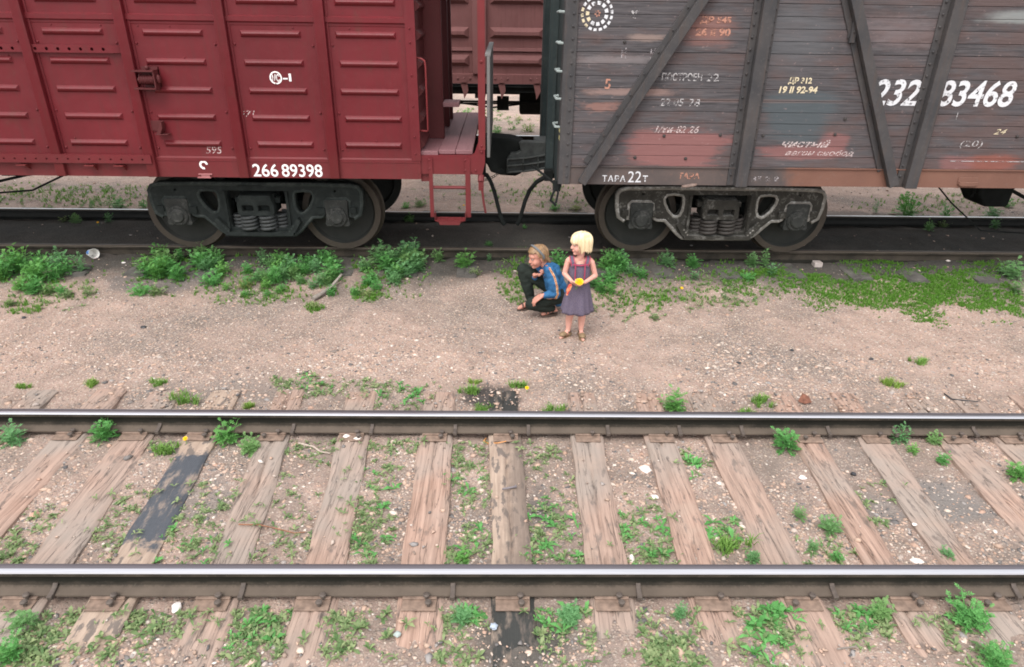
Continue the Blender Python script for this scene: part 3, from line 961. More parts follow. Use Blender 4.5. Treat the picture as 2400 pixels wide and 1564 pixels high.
M_CHALK = k.set((0.72, 0.60, 0.58), 0.9); k.worn(k.ramp(k.noise(60, 3), [(0.36, 0.0), (0.58, 0.7)]))
k = NT("pink_primer")
M_PINK = k.set((0.34, 0.13, 0.13), 0.6)
k = NT("bare_grey_boards")
g = k.noise(6, 5, 0.65, vec=k.scale(k.pos(), (12, 12, 0.6)))
M_GREYWOOD = k.set(k.mix(g, (0.11, 0.105, 0.10), (0.26, 0.245, 0.235)), 0.85, 0, g, 0.4, 0.006)

YW = TC2 - 1.5         # near wall plane
RX1 = -0.884           # right end of the red boxcar
RX0 = RX1 - 13.8
RZ0 = 1.10
red = thing("boxcar", "oxide red steel boxcar with pressed ribs, ladder and end platform", "boxcar", ((RX0 + RX1) / 2, TC2, Z2), "freight wagons")

mb = MB()
# body shell: near wall, far wall, ends, roof
mb.box(RX0, RX1, YW, YW + .03, RZ0, 3.78)
mb.box(RX0, RX1, TC2 + 1.47, TC2 + 1.5, RZ0, 3.78)
RIB_Z = [3.63, 3.36, 3.09, 2.825, 2.531, 2.261, 1.991, 1.723, 1.452]
posts = [RX1 - .927 - .976 * i for i in range(14)]      # -1.811, -2.787, -3.763, -4.739 ...
def rib(mb, xa, xb, z, y, d=.026, h=.033, s=-1):
    f = y + s * d
    e = .022
    jx = .012 * math.sin(xa * 37 + z * 11)
    xa, xb = xa + jx, xb + jx * .6
    prof = [(-1.0, 0.0, 0.0), (-.62, .62, .5), (-.25, .95, .9), (.08, 1.0, 1.0), (.40, .80, .75), (.70, .42, .4), (1.0, 0.0, 0.0)]
    vs = []
    for hz, dd, ee in prof:
        vs += [(xa + e * ee, y + s * d * dd, z + h * hz), (xb - e * ee, y + s * d * dd, z + h * hz)]
    n = len(prof)
    fs = [(2 * i, 2 * i + 1, 2 * i + 3, 2 * i + 2) for i in range(n - 1)]
    fs += [tuple(2 * i for i in range(n)), tuple(2 * i + 1 for i in range(n))]
    mb.add(vs, fs)
edges = [RX1] + posts
for a, b in zip(edges, edges[1:]):
    c_ = (a + b) / 2 - (.02 if a != RX1 else 0.02)
    for z in RIB_Z:
        rib(mb, c_ - .30, c_ + .30, z, YW)
    for s_ in (-1, 1):
        for z in (2.43, 1.775, 1.405):
            if a != RX1 or s_ < 0:
                mb.ell(((b if s_ < 0 else a) - s_ * .098, YW - .002, z + .006 * rnd.uniform(-1, 1)), .013, nu=8, nv=5)
    for q in range(3):
        mb.ell((c_ + rnd.uniform(-.33, .33), YW - .001, rnd.choice([2.59, 2.30, 2.06, 1.40, 1.50])), .009, nu=6, nv=4)
# horizontal joint mouldings
mb.prism([(YW, 2.700), (YW - .020, 2.690), (YW - .020, 2.645), (YW - .004, 2.632), (YW - .004, 2.612), (YW, 2.606)], 'x', RX0, RX1)
mb.prism([(YW, 1.320), (YW - .016, 1.305), (YW - .016, 1.10), (YW, 1.10)], 'x', RX0, RX1)
mb.prism([(YW, 1.283), (YW - .020, 1.281), (YW - .020, 1.273), (YW, 1.271)], 'x', RX0, RX1)
# near corner angle at the right end
mb.box(RX1 - .095, RX1 + .006, YW - .022, YW, 1.30, 3.78)
mb.box(RX1 - .16, RX1 - .03, YW - .019, YW - .017, 1.10, 1.16)
for z in (2.60, 2.47, 2.16, 1.86, 1.55, 1.37):
    mb.ell((RX1 - .05, YW - .023, z), .011, nu=8, nv=5)
lt = 1
put_text(mb, "266", -2.698, 1.112, .272, .137, YW - .0185, lt, bold=.012)
put_text(mb, "89398", -2.387, 1.112, .437, .137, YW - .0185, lt, bold=.012)
put_text(mb, "МС", -2.361, 2.084, .075, .072, YW - .002, lt, bold=.012)
put_text(mb, "-I", -2.252, 2.088, .085, .075, YW - .002, lt, bold=.02)
def arc_band(mb, cx, cz, r0, r1, t0, t1, y, mi, n=None):
    n = n or max(3, int(abs(t1 - t0) * 9))
    vs = []
    for i in range(n + 1):
        t = t0 + (t1 - t0) * i / n
        vs += [(cx + r0 * math.cos(t), y, cz + r0 * math.sin(t)), (cx + r1 * math.cos(t), y, cz + r1 * math.sin(t))]
    mb.add(vs, [(2 * i, 2 * i + 1, 2 * i + 3, 2 * i + 2) for i in range(n)], mi)
arc_band(mb, -2.324, 2.121, .049, .063, 0, 2 * math.pi, YW - .002, lt, 40)
arc_band(mb, -3.215, 1.232, .024, .047, .1, 4.9, YW - .0185, lt, 24)
put_text(mb, "595", -3.17, 1.350, .17, .075, YW - .0015, 2, shear=.2)
put_text(mb, "971", -2.74, 1.735, .15, .06, YW - .0015, 2, shear=.3)
red_wall = mb.build("wall", [M_RED, M_WHITE, M_CHALK], red, smooth=30)

for x in posts:
    mp = MB()
    zb = RZ0 + .004
    mp.prism([(YW, zb), (YW - .058, zb), (YW - .062, zb + .01), (YW - .062, 3.75), (YW, 3.75)], 'x', x - .050, x + .050)
    mp.box(x + .050, x + .078, YW - .012, YW, 1.14, 3.75)
    mp.box(x - .078, x - .050, YW - .012, YW, 1.14, 3.75)
    mp.build("side_post", M_RED, red, smooth=30, bevel=0.006)

# perforated door rails
def perforated(name, xa, xb, zb, zt, y, pitch, r, mat, parent, thick=.008, lip=.035):
    loops = [[(xa, zb), (xb, zb), (xb, zt), (xa, zt)]]
    x = xb - .09
    while x > xa + .04:
        loops.append([(x + r * math.cos(t * math.pi / 5), (zb + zt) / 2 + r * math.sin(t * math.pi / 5)) for t in range(10)])
        x -= pitch
    me = outline_mesh(loops, thick / 2, 0)
    m_ = MB(); m_.mesh_in(me, Matrix.Translation((0, y, 0)) @ FACE, 0)
    m_.box(xa, xb, y - thick / 2, y + lip, zt, zt + .006)
    m_.box(xa, xb, y - .001, y + lip, zb - .004, zb)
    return m_
m_ = perforated("rail", -6.9, -3.90, 2.338, 2.405, YW - .035, .112, .016, M_RED, red)
m_.prism([(-3.90, YW - .039), (-3.87, YW - .037), (-3.83, YW - .020), (-3.825, YW), (-3.835, YW), (-3.84, YW - .014), (-3.875, YW - .030), (-3.90, YW - .031)], 'z', 2.338, 2.411)
m_.build("door_rail", M_RED, red, smooth=30)
m_ = perforated("rail", -8.2, -3.735, 1.252, 1.335, YW - .075, .112, .010, M_REDDARK, red)
m_.build("door_rail", M_RED, red, smooth=30)
for x in (-5.114, -4.40, -4.09, -5.8):
    mk = MB()
    mk.box(x - .05, x + .05, YW - .10, YW - .01, 1.222, 1.230)
    mk.prism([(YW - .09, 1.222), (YW - .016, 1.222), (YW - .016, 1.165)], 'x', x + .028, x + .042)
    mk.build("door_rail_bracket", M_REDBRIGHT, red, smooth=30)
# ribbed sliding door further left
md = MB()
md.box(-9.6, -5.95, YW - .050, YW - .004, 1.36, 3.2)
for xx in (-6.4, -7.3, -8.25, -9.2):
    for z in (1.5, 1.8, 2.1, 2.5, 2.8, 3.1):
        rib(md, xx - .3, xx + .3, z, YW - .05)
md.build("door", M_RED, red, smooth=30)

# spring latch and hook beside the door
ml = MB()
for z in (2.178, 2.012):
    ml.box(-3.72, -3.505, YW - .135, YW, z - .006, z + .006)
ml.box(-3.512, -3.500, YW - .125, YW, 2.0, 2.19)
ml.box(-3.66, -3.500, YW - .02, YW - .002, 1.975, 2.215)
ml.ell((-3.485, YW - .07, 2.10), (.022, .03, .045)); ml.ell((-3.60, YW - .03, 2.205), .022)
pts = [(-3.675 + .15 * t / 90, YW - .075 + .038 * math.sin(t * .628), 2.095 + .042 * math.cos(t * .628)) for t in range(91)]
ml.tube(pts, .0085, 6)
ml.tube([(-3.69, YW - .075, 2.095), (-3.50, YW - .075, 2.095)], .018, 8)
ml.build("spring_latch", M_REDDARK, red, smooth=40)
mh = MB()
mh.box(-3.69, -3.555, YW - .012, YW, 1.58, 1.685)
mh.prism([(-3.62, 1.56), (-3.58, 1.555), (-3.545, 1.62), (-3.545, 1.685), (-3.565, 1.665), (-3.585, 1.62)], 'y', YW - .085, YW - .01)
mh.box(-3.63, -3.50, YW - .09, YW - .005, 1.552, 1.560)
mh.build("door_hook", M_REDDARK, red, smooth=30, bevel=0.003)
mj = MB()
mj.box(-3.285, -3.14, YW - .03, YW + .10, 1.128, 1.140); mj.box(-3.30, -3.16, YW - .03, YW + .10, 1.092, 1.104); mj.box(-3.26, -3.17, YW - .022, YW + .05, 1.100, 1.130)
mj.build("jacking_pad", M_PINK, red, smooth=30)

# end wall with stanchions
me_ = MB()
me_.box(RX1 - .03, RX1, YW + .03, TC2 + 1.47, 1.12, 3.78)
for z in [1.45 + .27 * i for i in range(9)]:
    y0 = YW + .10
    for (ya, yb) in ((YW + .10, 8.05), (8.70, 10.2)):
        vs = [(RX1, ya, z - .05), (RX1, yb, z - .05), (RX1, yb, z + .05), (RX1, ya, z + .05), (RX1 + .04, ya + .03, z - .012), (RX1 + .04, yb - .03, z - .012), (RX1 + .04, yb - .03, z + .012), (RX1 + .04, ya + .03, z + .012)]
        me_.add(vs, [(4, 5, 6, 7), (0, 1, 5, 4), (1, 2, 6, 5), (2, 3, 7, 6), (3, 0, 4, 7)])
me_.build("end_wall", M_REDDARK, red, smooth=30)
mel = MB(); mel.box(RX0, RX0 + .03, YW + .03, TC2 + 1.47, 1.12, 3.78)
mel.build("end_wall", M_REDDARK, red, smooth=30)
for y in (8.13, 9.0, 9.6):
    ms = MB()
    ms.box(RX1, RX1 + .195, y, y + .012, 1.40, 3.74)
    ms.box(RX1 + .185, RX1 + .20, y - .004, y + .09, 1.40, 3.74)
    ms.build("end_stanchion", M_REDDARK, red, smooth=30, bevel=0.003)
mse = MB()
mse.box(-.683, -.50, 8.05, 8.36, 1.765, 1.812)
mse.build("fold_down_seat", M_REDPLANK, red, smooth=30, bevel=0.004)
mr = MB()
pr = []
for i in range(13):
    t = i / 12
    pr.append((YW - .03 + t * 3.06, 3.78 + .62 * math.sin(math.pi * t) ** .8))
mr.prism(pr + [(TC2 + 1.53, 3.75), (YW - .03, 3.75)], 'x', RX0 - .05, RX1 + .75)
mr.build("roof", M_REDDARK, red, smooth=40)

# end platform
mpl = MB()
for (xa, xb, z1, ya) in ((-.882, -.695, 1.395, YW + .02), (-.690, -.512, 1.405, YW + .045), (-.508, -.325, 1.405, YW + .05)):
    mpl.box(xa, xb, ya, TC2 + 1.4, z1 - .045, z1)
mpl.build("platform_planks", M_REDPLANK, red, smooth=30, bevel=0.005)
mpb = MB()
mpb.box(-.905, -.222, YW - .004, YW + .008, 1.155, 1.345)
mpb.box(-.905, -.30, YW - .004, YW + .075, 1.345, 1.356)
mpb.prism([(-.365, 1.345), (-.30, 1.39), (-.262, 1.50), (-.19, 1.50), (-.19, 1.275), (-.222, 1.155), (-.30, 1.155), (-.365, 1.20)], 'y', YW - .012, YW - .005)
mpb.box(-.905, -.24, TC2 + 1.42, TC2 + 1.43, 1.155, 1.345)
mpb.box(-.255, -.232, YW + .01, TC2 + 1.42, 1.17, 1.34)
mpb.box(-.89, -.80, YW + .02, YW + .1, 1.07, 1.16)
for (x, z) in ((-.79, 1.31), (-.79, 1.215), (-.40, 1.31), (-.40, 1.20), (-.225, 1.46), (-.225, 1.40), (-.29, 1.20)):
    mpb.ell((x, YW - .014, z), .014, nu=8, nv=5)
mpb.build("platform_frame", M_RED, red, smooth=30)
mpp = MB()
mpp.box(-.258, -.186, YW - .018, YW - .010, 1.42, 3.9)
mpp.box(-.194, -.186, YW - .012, YW + .05, 1.42, 3.9)
mpp.ell((-.222, YW - .02, 2.30), (.018, .008, .018))
mpp.build("platform_post", M_REDBRIGHT, red, smooth=30)
mg = MB()
for i in range(9):
    ya = 7.55 + i * .279
    mg.box(-.172, -.140, ya, ya + .268, 1.30 + .01 * rnd.random(), 2.335)
mg.box(-.192, -.132, 7.55, 10.06, 2.335, 2.362)
mg.build("railing_boards", M_GREYWOOD, red, smooth=30, bevel=0.004)
mgh = MB()
mgh.tube([(-.882, YW + .03, 2.325), (-.83, YW + .01, 2.318), (-.80, YW + .005, 2.30), (-.792, YW + .005, 2.24), (-.792, YW + .005, 1.62), (-.80, YW + .005, 1.606), (-.882, YW + .03, 1.606)], .010, 8)
mgh.build("grab_handle", M_REDBRIGHT, red, smooth=60)
mld = MB()
for (xa, xb) in ((-.800, -.758), (-.405, -.350)):
    mld.box(xa, xb, YW - .020, YW - .010, .68, 1.33)
    mld.box((xa if xa < -.6 else xb - .008), (xa + .008 if xa < -.6 else xb), YW - .012, YW + .03, .68, 1.16)
mld.tube([(-.77, YW + .005, 1.008), (-.40, YW + .005, 1.008)], .018, 8)
loops = [[(-.745, 7.39), (-.745, 7.26), (-.70, 7.205), (-.455, 7.205), (-.408, 7.26), (-.408, 7.39)]]
def slot(cx, cy, w): return [(cx - w, cy - .012), (cx + w, cy - .012), (cx + w + .012, cy), (cx + w, cy + .012), (cx - w, cy + .012), (cx - w - .012, cy)]
loops += [slot(-.645, 7.345, .035), slot(-.50, 7.345, .035), slot(-.655, 7.30, .04), slot(-.49, 7.30, .04), slot(-.575, 7.255, .04)]
me = outline_mesh(loops, .004)
mld.mesh_in(me, Matrix.Translation((0, 0, .668)), 0)
mld.prism([(-.70, .672), (-.455, .672), (-.47, .635), (-.685, .635)], 'y', 7.200, 7.207)
for x in (-.745, -.412):
    mld.box(x, x + .006, 7.26, 7.39, .668, .74)
mld.build("step_ladder", M_RED, red, smooth=30)

# underframe, brake rigging, coupler, hose
mu = MB()
mu.box(RX0, RX1, YW + .03, TC2 + 1.47, 1.12, 1.24)
mu.box(RX0, RX1, TC2 - .22, TC2 + .22, .93, 1.13)
for x in (-2.865, -5.3, -7.78, -10.2, -12.7):
    mu.prism([(YW + .04, 1.13), (YW + .04, 1.08), (TC2 - .3, .95), (TC2 + .3, .95), (TC2 + 1.46, 1.08), (TC2 + 1.46, 1.13)], 'x', x - .15, x + .15)
mu.box(RX1, -.33, TC2 - .2, TC2 + .2, 1.0, 1.25)
mu.tube([(-5.2, 7.9, 1.12), (-5.45, 8.1, .98), (-6.4, 8.4, .74), (-8, 8.4, .74)], .018, 6)
mu.tube([(-4.75, 7.7, 1.12), (-5.5, 7.9, .80), (-6.4, 7.9, .72)], .012, 6)
mu.box(-8.4, -7.3, 8.2, 8.7, .62, 1.1)
mu.build("underframe", M_UNDER, red, smooth=30)
mq = MB()
zc = 1.10
head = [(-.36, 1.03), (-.20, 1.01), (-.15, .905), (-.02, .865), (.16, .855), (.235, .885), (.30, 1.02), (.305, 1.12), (.235, 1.19), (.27, 1.26), (.20, 1.295), (.10, 1.318), (-.20, 1.335), (-.36, 1.25)]
mq.prism([(x, z) for x, z in head], 'y', 8.62, 9.0)
mq.box(-.7, -.33, 8.76, 8.98, 1.03, 1.24)
mq.build("coupler", M_UNDER, red, smooth=30, bevel=0.02, seg=3)
mho = MB()
mho.tube([(-.24, 8.15, .985), (-.19, 8.15, .975), (-.145, 8.15, .90), (-.10, 8.15, .78), (-.06, 8.15, .62), (-.02, 8.16, .46)], [.026, .026, .024, .024, .024, .024], 10)
mho.tube([(-.025, 8.16, .47), (.0, 8.15, .40), (.03, 8.15, .36)], .030, 8)
mho.box(-.27, -.20, 8.1, 8.2, .96, 1.12)
mho.build("brake_hose", M_UNDER, red, smooth=50)
mv = MB()
mv.tube([(-.235, YW + .02, 1.14), (-.235, YW - .02, 1.08)], .035, 8)
mv.box(-.262, -.205, YW - .03, YW - .015, .985, 1.10)
mv.tube([(-.225, YW - .03, 1.02), (-.205, YW - .035, .85), (-.185, YW - .035, .74)], [.014, .012, .012], 8)
mv.build("uncoupling_lever", M_RED, red, smooth=40)
mch = MB()
for i in range(9):
    t = i / 8
    mch.tube([(-.20 + .19 * t + .016 * math.cos(a), 7.7 + .4 * t + .010 * math.sin(a), 1.02 + .03 * t - .09 * t * (1 - t) + .010 * math.sin(a)) for a in [j * math.pi / 4 for j in range(8)]], .004, 5, closed=True)
mch.build("release_chain", M_UNDER, red, smooth=50)

b_red = bogie(red, -2.865, Z2, M_CAST_A, M_SPRING_A)
copy_tree(b_red, red, (-9.83, 0, 0))
# ================================================================== WEATHERED WOODEN BOXCAR
def aged_metal(name, a, b, rust, amt=.5):
    k = NT(name)
    n = k.noise(2.6, 5, 0.6); n2 = k.noise(22, 5, 0.6)
    st = k.noise(4, 4, 0.6, vec=k.scale(k.pos(), (6, 6, 0.5)))
    c = k.mix(k.ramp(n, [(0.35, 0.0), (0.68, 1.0)]), a, b)
    c = k.mix(k.m('MULTIPLY', k.ramp(st, [(0.5, 0.0), (0.72, 1.0)]), amt), c, rust)
    c = k.mix(k.m('MULTIPLY', k.ramp(n2, [(0.55, 0.0), (0.75, 1.0)]), 0.4), c, tuple(v * 1.7 for v in b))
    return k.set(c, 0.78, 0, n2, 0.35, 0.005, 0.3)
M_DPOST = aged_metal("grimy_steel", (0.040, 0.039, 0.041), (0.064, 0.058, 0.057), (0.08, 0.054, 0.043), .45)
M_DEND = aged_metal("green_black_steel", (0.022, 0.033, 0.034), (0.040, 0.052, 0.052), (0.065, 0.063, 0.055), .4)
M_RUNG = simple("worn_rung_steel", (0.26, 0.30, 0.29), 0.5, 0.3, 30)

k = NT("dark_weathered_planks")
P = k.sep()
isl = k.island()
g = k.noise(5, 6, 0.68, vec=k.scale(k.pos(), (0.7, 8, 10)))
g2 = k.noise(3.0, 5, 0.6, vec=k.scale(k.pos(), (0.8, 1, 2.2)))
c = k.mix(k.ramp(isl, [(0.0, 0.0), (1.0, 1.0)]), (0.038, 0.035, 0.037), (0.064, 0.056, 0.058))
c = k.mix(k.ramp(g, [(0.35, 0.0), (0.7, 0.8)]), c, (0.105, 0.097, 0.104))
gr2 = k.noise(5, 4, 0.6, vec=k.scale(k.pos(), (.45, 8, 26)))
c = k.mix(k.m('MULTIPLY', k.ramp(gr2, [(0.50, 0.0), (0.68, 1.0)]), .55), c, (0.135, 0.118, 0.116))
c = k.mix(k.m('MULTIPLY', k.ramp(gr2, [(0.30, 1.0), (0.44, 0.0)]), .6), c, (0.022, 0.020, 0.021))
# old red paint surviving in places, more of it to the right
rx = k.m('MULTIPLY', k.step(P[0], 3.0, 5.2), 0.13)
rr = k.m('ADD', k.m('ADD', g2, rx), k.m('MULTIPLY', k.m('SUBTRACT', isl, .5), .16))
c = k.mix(k.m('MULTIPLY', k.ramp(rr, [(0.48, 0.0), (0.70, 1.0)]), 0.55), c, k.mix(g, (0.072, 0.043, 0.038), (0.130, 0.074, 0.064)))
def mask(cx, cz, rx, rz, edge=.35, amp=.9, nsc=3.2):
    dx = k.m('ABSOLUTE', k.m('DIVIDE', k.m('SUBTRACT', P[0], cx), rx))
    dz = k.m('ABSOLUTE', k.m('DIVIDE', k.m('SUBTRACT', P[2], cz), rz))
    d = k.m('POWER', k.m('ADD', k.m('POWER', dx, 3.0), k.m('POWER', dz, 3.0)), 0.333)
    nn = k.noise(nsc, 6, 0.7, vec=k.scale(k.pos(), (.8, 1, 2.6)))
    d = k.m('ADD', d, k.m('MULTIPLY', k.m('SUBTRACT', nn, 0.5), amp * 1.25))
    d = k.m('ADD', d, k.m('MULTIPLY', k.m('SUBTRACT', isl, 0.5), .35))
    d = k.m('ADD', d, k.m('MULTIPLY', k.m('SUBTRACT', g, 0.5), .45))
    d = k.m('ADD', d, k.m('MULTIPLY', k.m('SUBTRACT', gr2, 0.5), .8))
    return k.m('SUBTRACT', 1.0, k.step(d, 1.0 - edge, 1.0 + edge * .3))
def patch(cx, cz, rx, rz, colour, amt, edge=.3, amp=.9, nsc=3.2):
    global c
    c = k.mix(k.m('MULTIPLY', mask(cx, cz, rx, rz, edge, amp, nsc), amt), c, k.mix(g, tuple(v * .8 for v in colour), tuple(v * 1.15 for v in colour)))
PK = (0.225, 0.098, 0.092)
patch(1.86, 1.43, .58, .27, PK, .85)
patch(2.05, 2.62, .28, .15, (0.25, 0.115, 0.095), .6, .6)
patch(3.25, 1.42, .52, .085, PK, .75, .4)
patch(3.55, 1.54, .16, .12, PK, .7, .4)
patch(3.12, 1.80, .40, .26, (0.066, 0.080, 0.088), .9, .35, .6)
patch(5.35, 1.33, .35, .10, (0.22, 0.075, 0.055), .8, .4)
patch(4.95, 1.32, .22, .10, PK, .6, .4)
patch(2.9, 2.55, .42, .35, (0.105, 0.108, 0.115), .55, .6)
patch(2.5, 1.95, 1.1, .02, (0.16, 0.11, 0.10), .5, .6)
patch(5.2, 2.77, .45, .06, (0.30, 0.33, 0.32), .5, .5)
patch(1.35, 2.03, .45, .04, (0.34, 0.22, 0.19), .55, .6, 1.5, 6)
patch(1.15, 2.33, .50, .045, (0.22, 0.19, 0.19), .55, .6, 1.5, 6)
patch(1.45, 2.545, .26, .035, (0.30, 0.22, 0.19), .6, .6, 1.3, 6)
patch(1.02, 1.86, .22, .06, (0.36, 0.17, 0.13), .45, .7, 2.2, 9)
patch(3.95, 2.62, .5, .16, (0.20, 0.15, 0.15), .4, .7, 2.0, 7)
# nail scars and chips
ch = k.noise(11, 5, 0.7, vec=k.scale(k.pos(), (1.0, 1, 1.9)))
c = k.mix(k.ramp(ch, [(0.62, 0.0), (0.72, 0.6)]), c, (0.30, 0.21, 0.20))
hh = k.m('ADD', g, k.m('MULTIPLY', g2, .5))
M_PLANK = k.set(c, 0.82, 0, hh, 0.4, 0.008, 0.3)

k = NT("sill_steel")
P = k.sep()
n = k.noise(2.2, 5, 0.6); n2 = k.noise(20, 5, .65)
c = k.mix(k.ramp(n, [(.35, 0.0), (.7, 1.0)]), (0.058, 0.052, 0.052), (0.105, 0.078, 0.070))
rx = k.step(k.m('ADD', P[0], k.m('MULTIPLY', k.m('SUBTRACT', k.noise(3, 4), .5), .8)), 2.95, 3.25)
c = k.mix(k.m('MULTIPLY', rx, .85), c, k.mix(n, (0.13, 0.058, 0.040), (0.22, 0.105, 0.072)))
c = k.mix(k.ramp(n2, [(.55, 0.0), (.78, .5)]), c, (0.16, 0.10, 0.08))
M_SILL = k.set(c, 0.8, 0, n2, .35, .005, .3)

def faded(name, col, lo, hi, sc=26):
    k = NT(name)
    k.set(col, 0.75)
    a = k.noise(sc, 4, 0.6, vec=k.scale(k.pos(), (1, 1, 1.4)))
    return k.worn(k.ramp(a, [(lo, 0.0), (hi, 0.95)]))
M_NUM = faded("white_brushed_number", (0.62, 0.62, 0.64), 0.30, 0.44)
M_FADE = faded("faded_white_stencil", (0.42, 0.40, 0.40), 0.40, 0.60)
M_VFADE = faded("very_faded_stencil", (0.40, 0.36, 0.37), 0.44, 0.66)
M_CREAM = faded("cream_stencil", (0.62, 0.53, 0.36), 0.32, 0.46)
M_ORFADE = faded("orange_faded_stencil", (0.42, 0.20, 0.14), 0.36, 0.52)

DX0, DX1 = 0.62, 14.5
DZ0 = 1.062
dark = thing("boxcar", "dark weathered wooden boxcar with horizontal planks and steel truss bracing", "boxcar", ((DX0 + DX1) / 2, TC2, Z2), "freight wagons")
mb = MB()
zs = 1.262; dzp = 0.1145
for i in range(23):
    z0, z1 = zs + i * dzp + .0016, zs + (i + 1) * dzp - .0016
    y = YW + .002 * rnd.uniform(-1, 1)
    cuts = [DX0 + .01, DX1 - .01]
    if rnd.random() < .0: cuts.insert(1, 2.55)
    for a, b in zip(cuts, cuts[1:]):
        o_ = .003
        pr = [(y + .05, z0), (y + o_, z0), (y, z0 + o_), (y, z1 - o_), (y + o_, z1), (y + .05, z1)]
        nseg = 20
        mb.prism(pr, 'x', a, b)
mb.box(DX0 + .02, DX1 - .02, YW + .052, YW + .075, zs, 3.9, 0)
for x, z in ((1.22, 2.50), (1.72, 1.585), (1.43, 1.355), (1.98, 1.35), (2.78, 1.60), (3.55, 1.62), (2.32, 1.60), (5.52, 1.62), (3.62, 1.78)):
    mb.ell((x, YW - .004, z), (.018, .012, .018), nu=8, nv=5, mi=6)
YT = YW - .0045
put_text(mb, "232", 3.842, 1.918, .50, .262, YT, 1, bold=.020, shear=.20)
put_text(mb, "83468", 4.545, 1.918, .80, .262, YT, 1, bold=.020, shear=.10)
put_text(mb, "ПОСТРОЕН", 1.632, 2.138, .415, .078, YT, 2, bold=.02)
put_text(mb, "22", 2.098, 2.138, .125, .076, YT, 2, bold=.012)
put_text(mb, "22 05", 1.64, 1.890, .245, .076, YT, 2, bold=.01, shear=.12)
put_text(mb, "78", 1.945, 1.888, .115, .076, YT, 2, bold=.01, shear=.12)
put_text(mb, "ДР 312", 2.945, 2.116, .245, .072, YT, 4, bold=.035)
put_text(mb, "19 II 92-94", 2.865, 2.030, .40, .070, YT, 4, bold=.035, shear=.1)
put_text(mb, "ДР 545", 1.955, 2.672, .31, .072, YT, 5, bold=.035)
put_text(mb, "26 II 90", 1.925, 2.565, .35, .072, YT, 5, bold=.035)
put_text(mb, "(20)", 4.925, 1.487, .245, .085, YT, 2, bold=.0, shear=.15)
put_text(mb, "1/хи-82 26", 1.615, 1.618, .47, .072, YT, 7, shear=.35, bold=.012)
put_text(mb, "чистый", 3.0, 1.480, .52, .082, YT, 7, shear=.4, bold=.02)
put_text(mb, "вагон свобод", 3.05, 1.385, .75, .070, YT, 7, shear=.35, bold=.012)
put_text(mb, "Н", 1.195, 2.345, .05, .10, YT, 3, bold=.03)
put_text(mb, "Н", 1.49, 2.345, .05, .10, YT, 3, bold=.03)
put_text(mb, "х", 1.245, 2.715, .10, .075, YT, 2, bold=.03)
put_text(mb, "5", 1.05, 2.05, .06, .10, YT, 5, bold=.02)
put_text(mb, "00", 5.28, 2.82, .13, .06, YT, 3, bold=.02)
put_text(mb, "24", 5.25, 1.64, .14, .055, YT, 4, shear=.4)
mb.box(4.87, 5.70, YT, YT + .001, 1.349, 1.356, 2)
mb.box(4.80, 4.808, YT, YT + .001, 1.79, 1.86, 2)
# ring emblem of painted dashes
ex, ez = 0.925, 2.755
for i in range(18):
    t = i * 2 * math.pi / 18
    arc_band(mb, ex, ez, .135, .160, t, t + .22, YT, 4 if 7 < i < 12 else 1, 3)
for i in range(11):
    t = i * 2 * math.pi / 11 + .1
    arc_band(mb, ex, ez, .078, .112, t, t + .36, YT, 4 if 4 < i < 7 else 1, 3)
for i in range(6):
    t = i * math.pi / 3
    arc_band(mb, ex + .004, ez, .012, .030, t, t + .6, YT, 5, 2)
M_NAIL = simple("rusty_bolt", (0.035, 0.030, 0.028), .7, .3, 30)
dark_wall = mb.build("plank_wall", [M_PLANK, M_NUM, M_FADE, M_VFADE, M_CREAM, M_ORFADE, M_NAIL, M_CHALK], dark, smooth=30)

ms = MB()
ms.box(DX0 + .01, DX1, YW - .006, YW + .06, DZ0, 1.258)
ms.prism([(YW - .006, 1.250), (YW - .022, 1.252), (YW - .022, 1.260), (YW + .02, 1.264)], 'x', DX0 + .12, DX1)
YS = YW - .0085
put_text(ms, "ТАРА", 1.092, 1.094, .255, .068, YS, 1, bold=.01, space=1.15)
put_text(ms, "22", 1.372, 1.088, .145, .120, YS, 1, bold=.0)
put_text(ms, "т", 1.535, 1.096, .055, .068, YS, 1, bold=.012)
put_text(ms, "ТАРА", 1.922, 1.130, .235, .068, YS, 2, bold=.02)
put_text(ms, "35 2 9", 2.735, 1.112, .295, .054, YS, 3, bold=.02)
ms.build("side_sill", [M_SILL, M_NUM, M_ORFADE, M_VFADE], dark, smooth=30)
mr_ = MB()
pts = [(2.045 + .075 * math.cos(t * math.pi / 8), YW - .035 - .028 * math.sin(t * math.pi / 8), 1.064) for t in range(16)]
mr_.tube([(x, y - .01, 1.066 + .012 * math.cos(i * math.pi / 8)) for i, (x, y, z) in enumerate(pts)], .011, 7, closed=True)
mr_.build("towing_eye", simple("rust_scoured_eye", (0.16, 0.11, 0.09), .6, .3, 20), dark, smooth=50)
mrp = MB()
mrp.box(5.02, 5.235, YW - .016, YW - .006, 1.10, 1.178)
mrp.prism([(5.03, 1.095), (5.06, 1.082), (5.20, 1.082), (5.24, 1.10), (5.235, 1.13), (5.03, 1.13)], 'y', YW - .034, YW - .016)
mrp.build("chain_bracket", M_SILL, dark, smooth=30, bevel=.004)
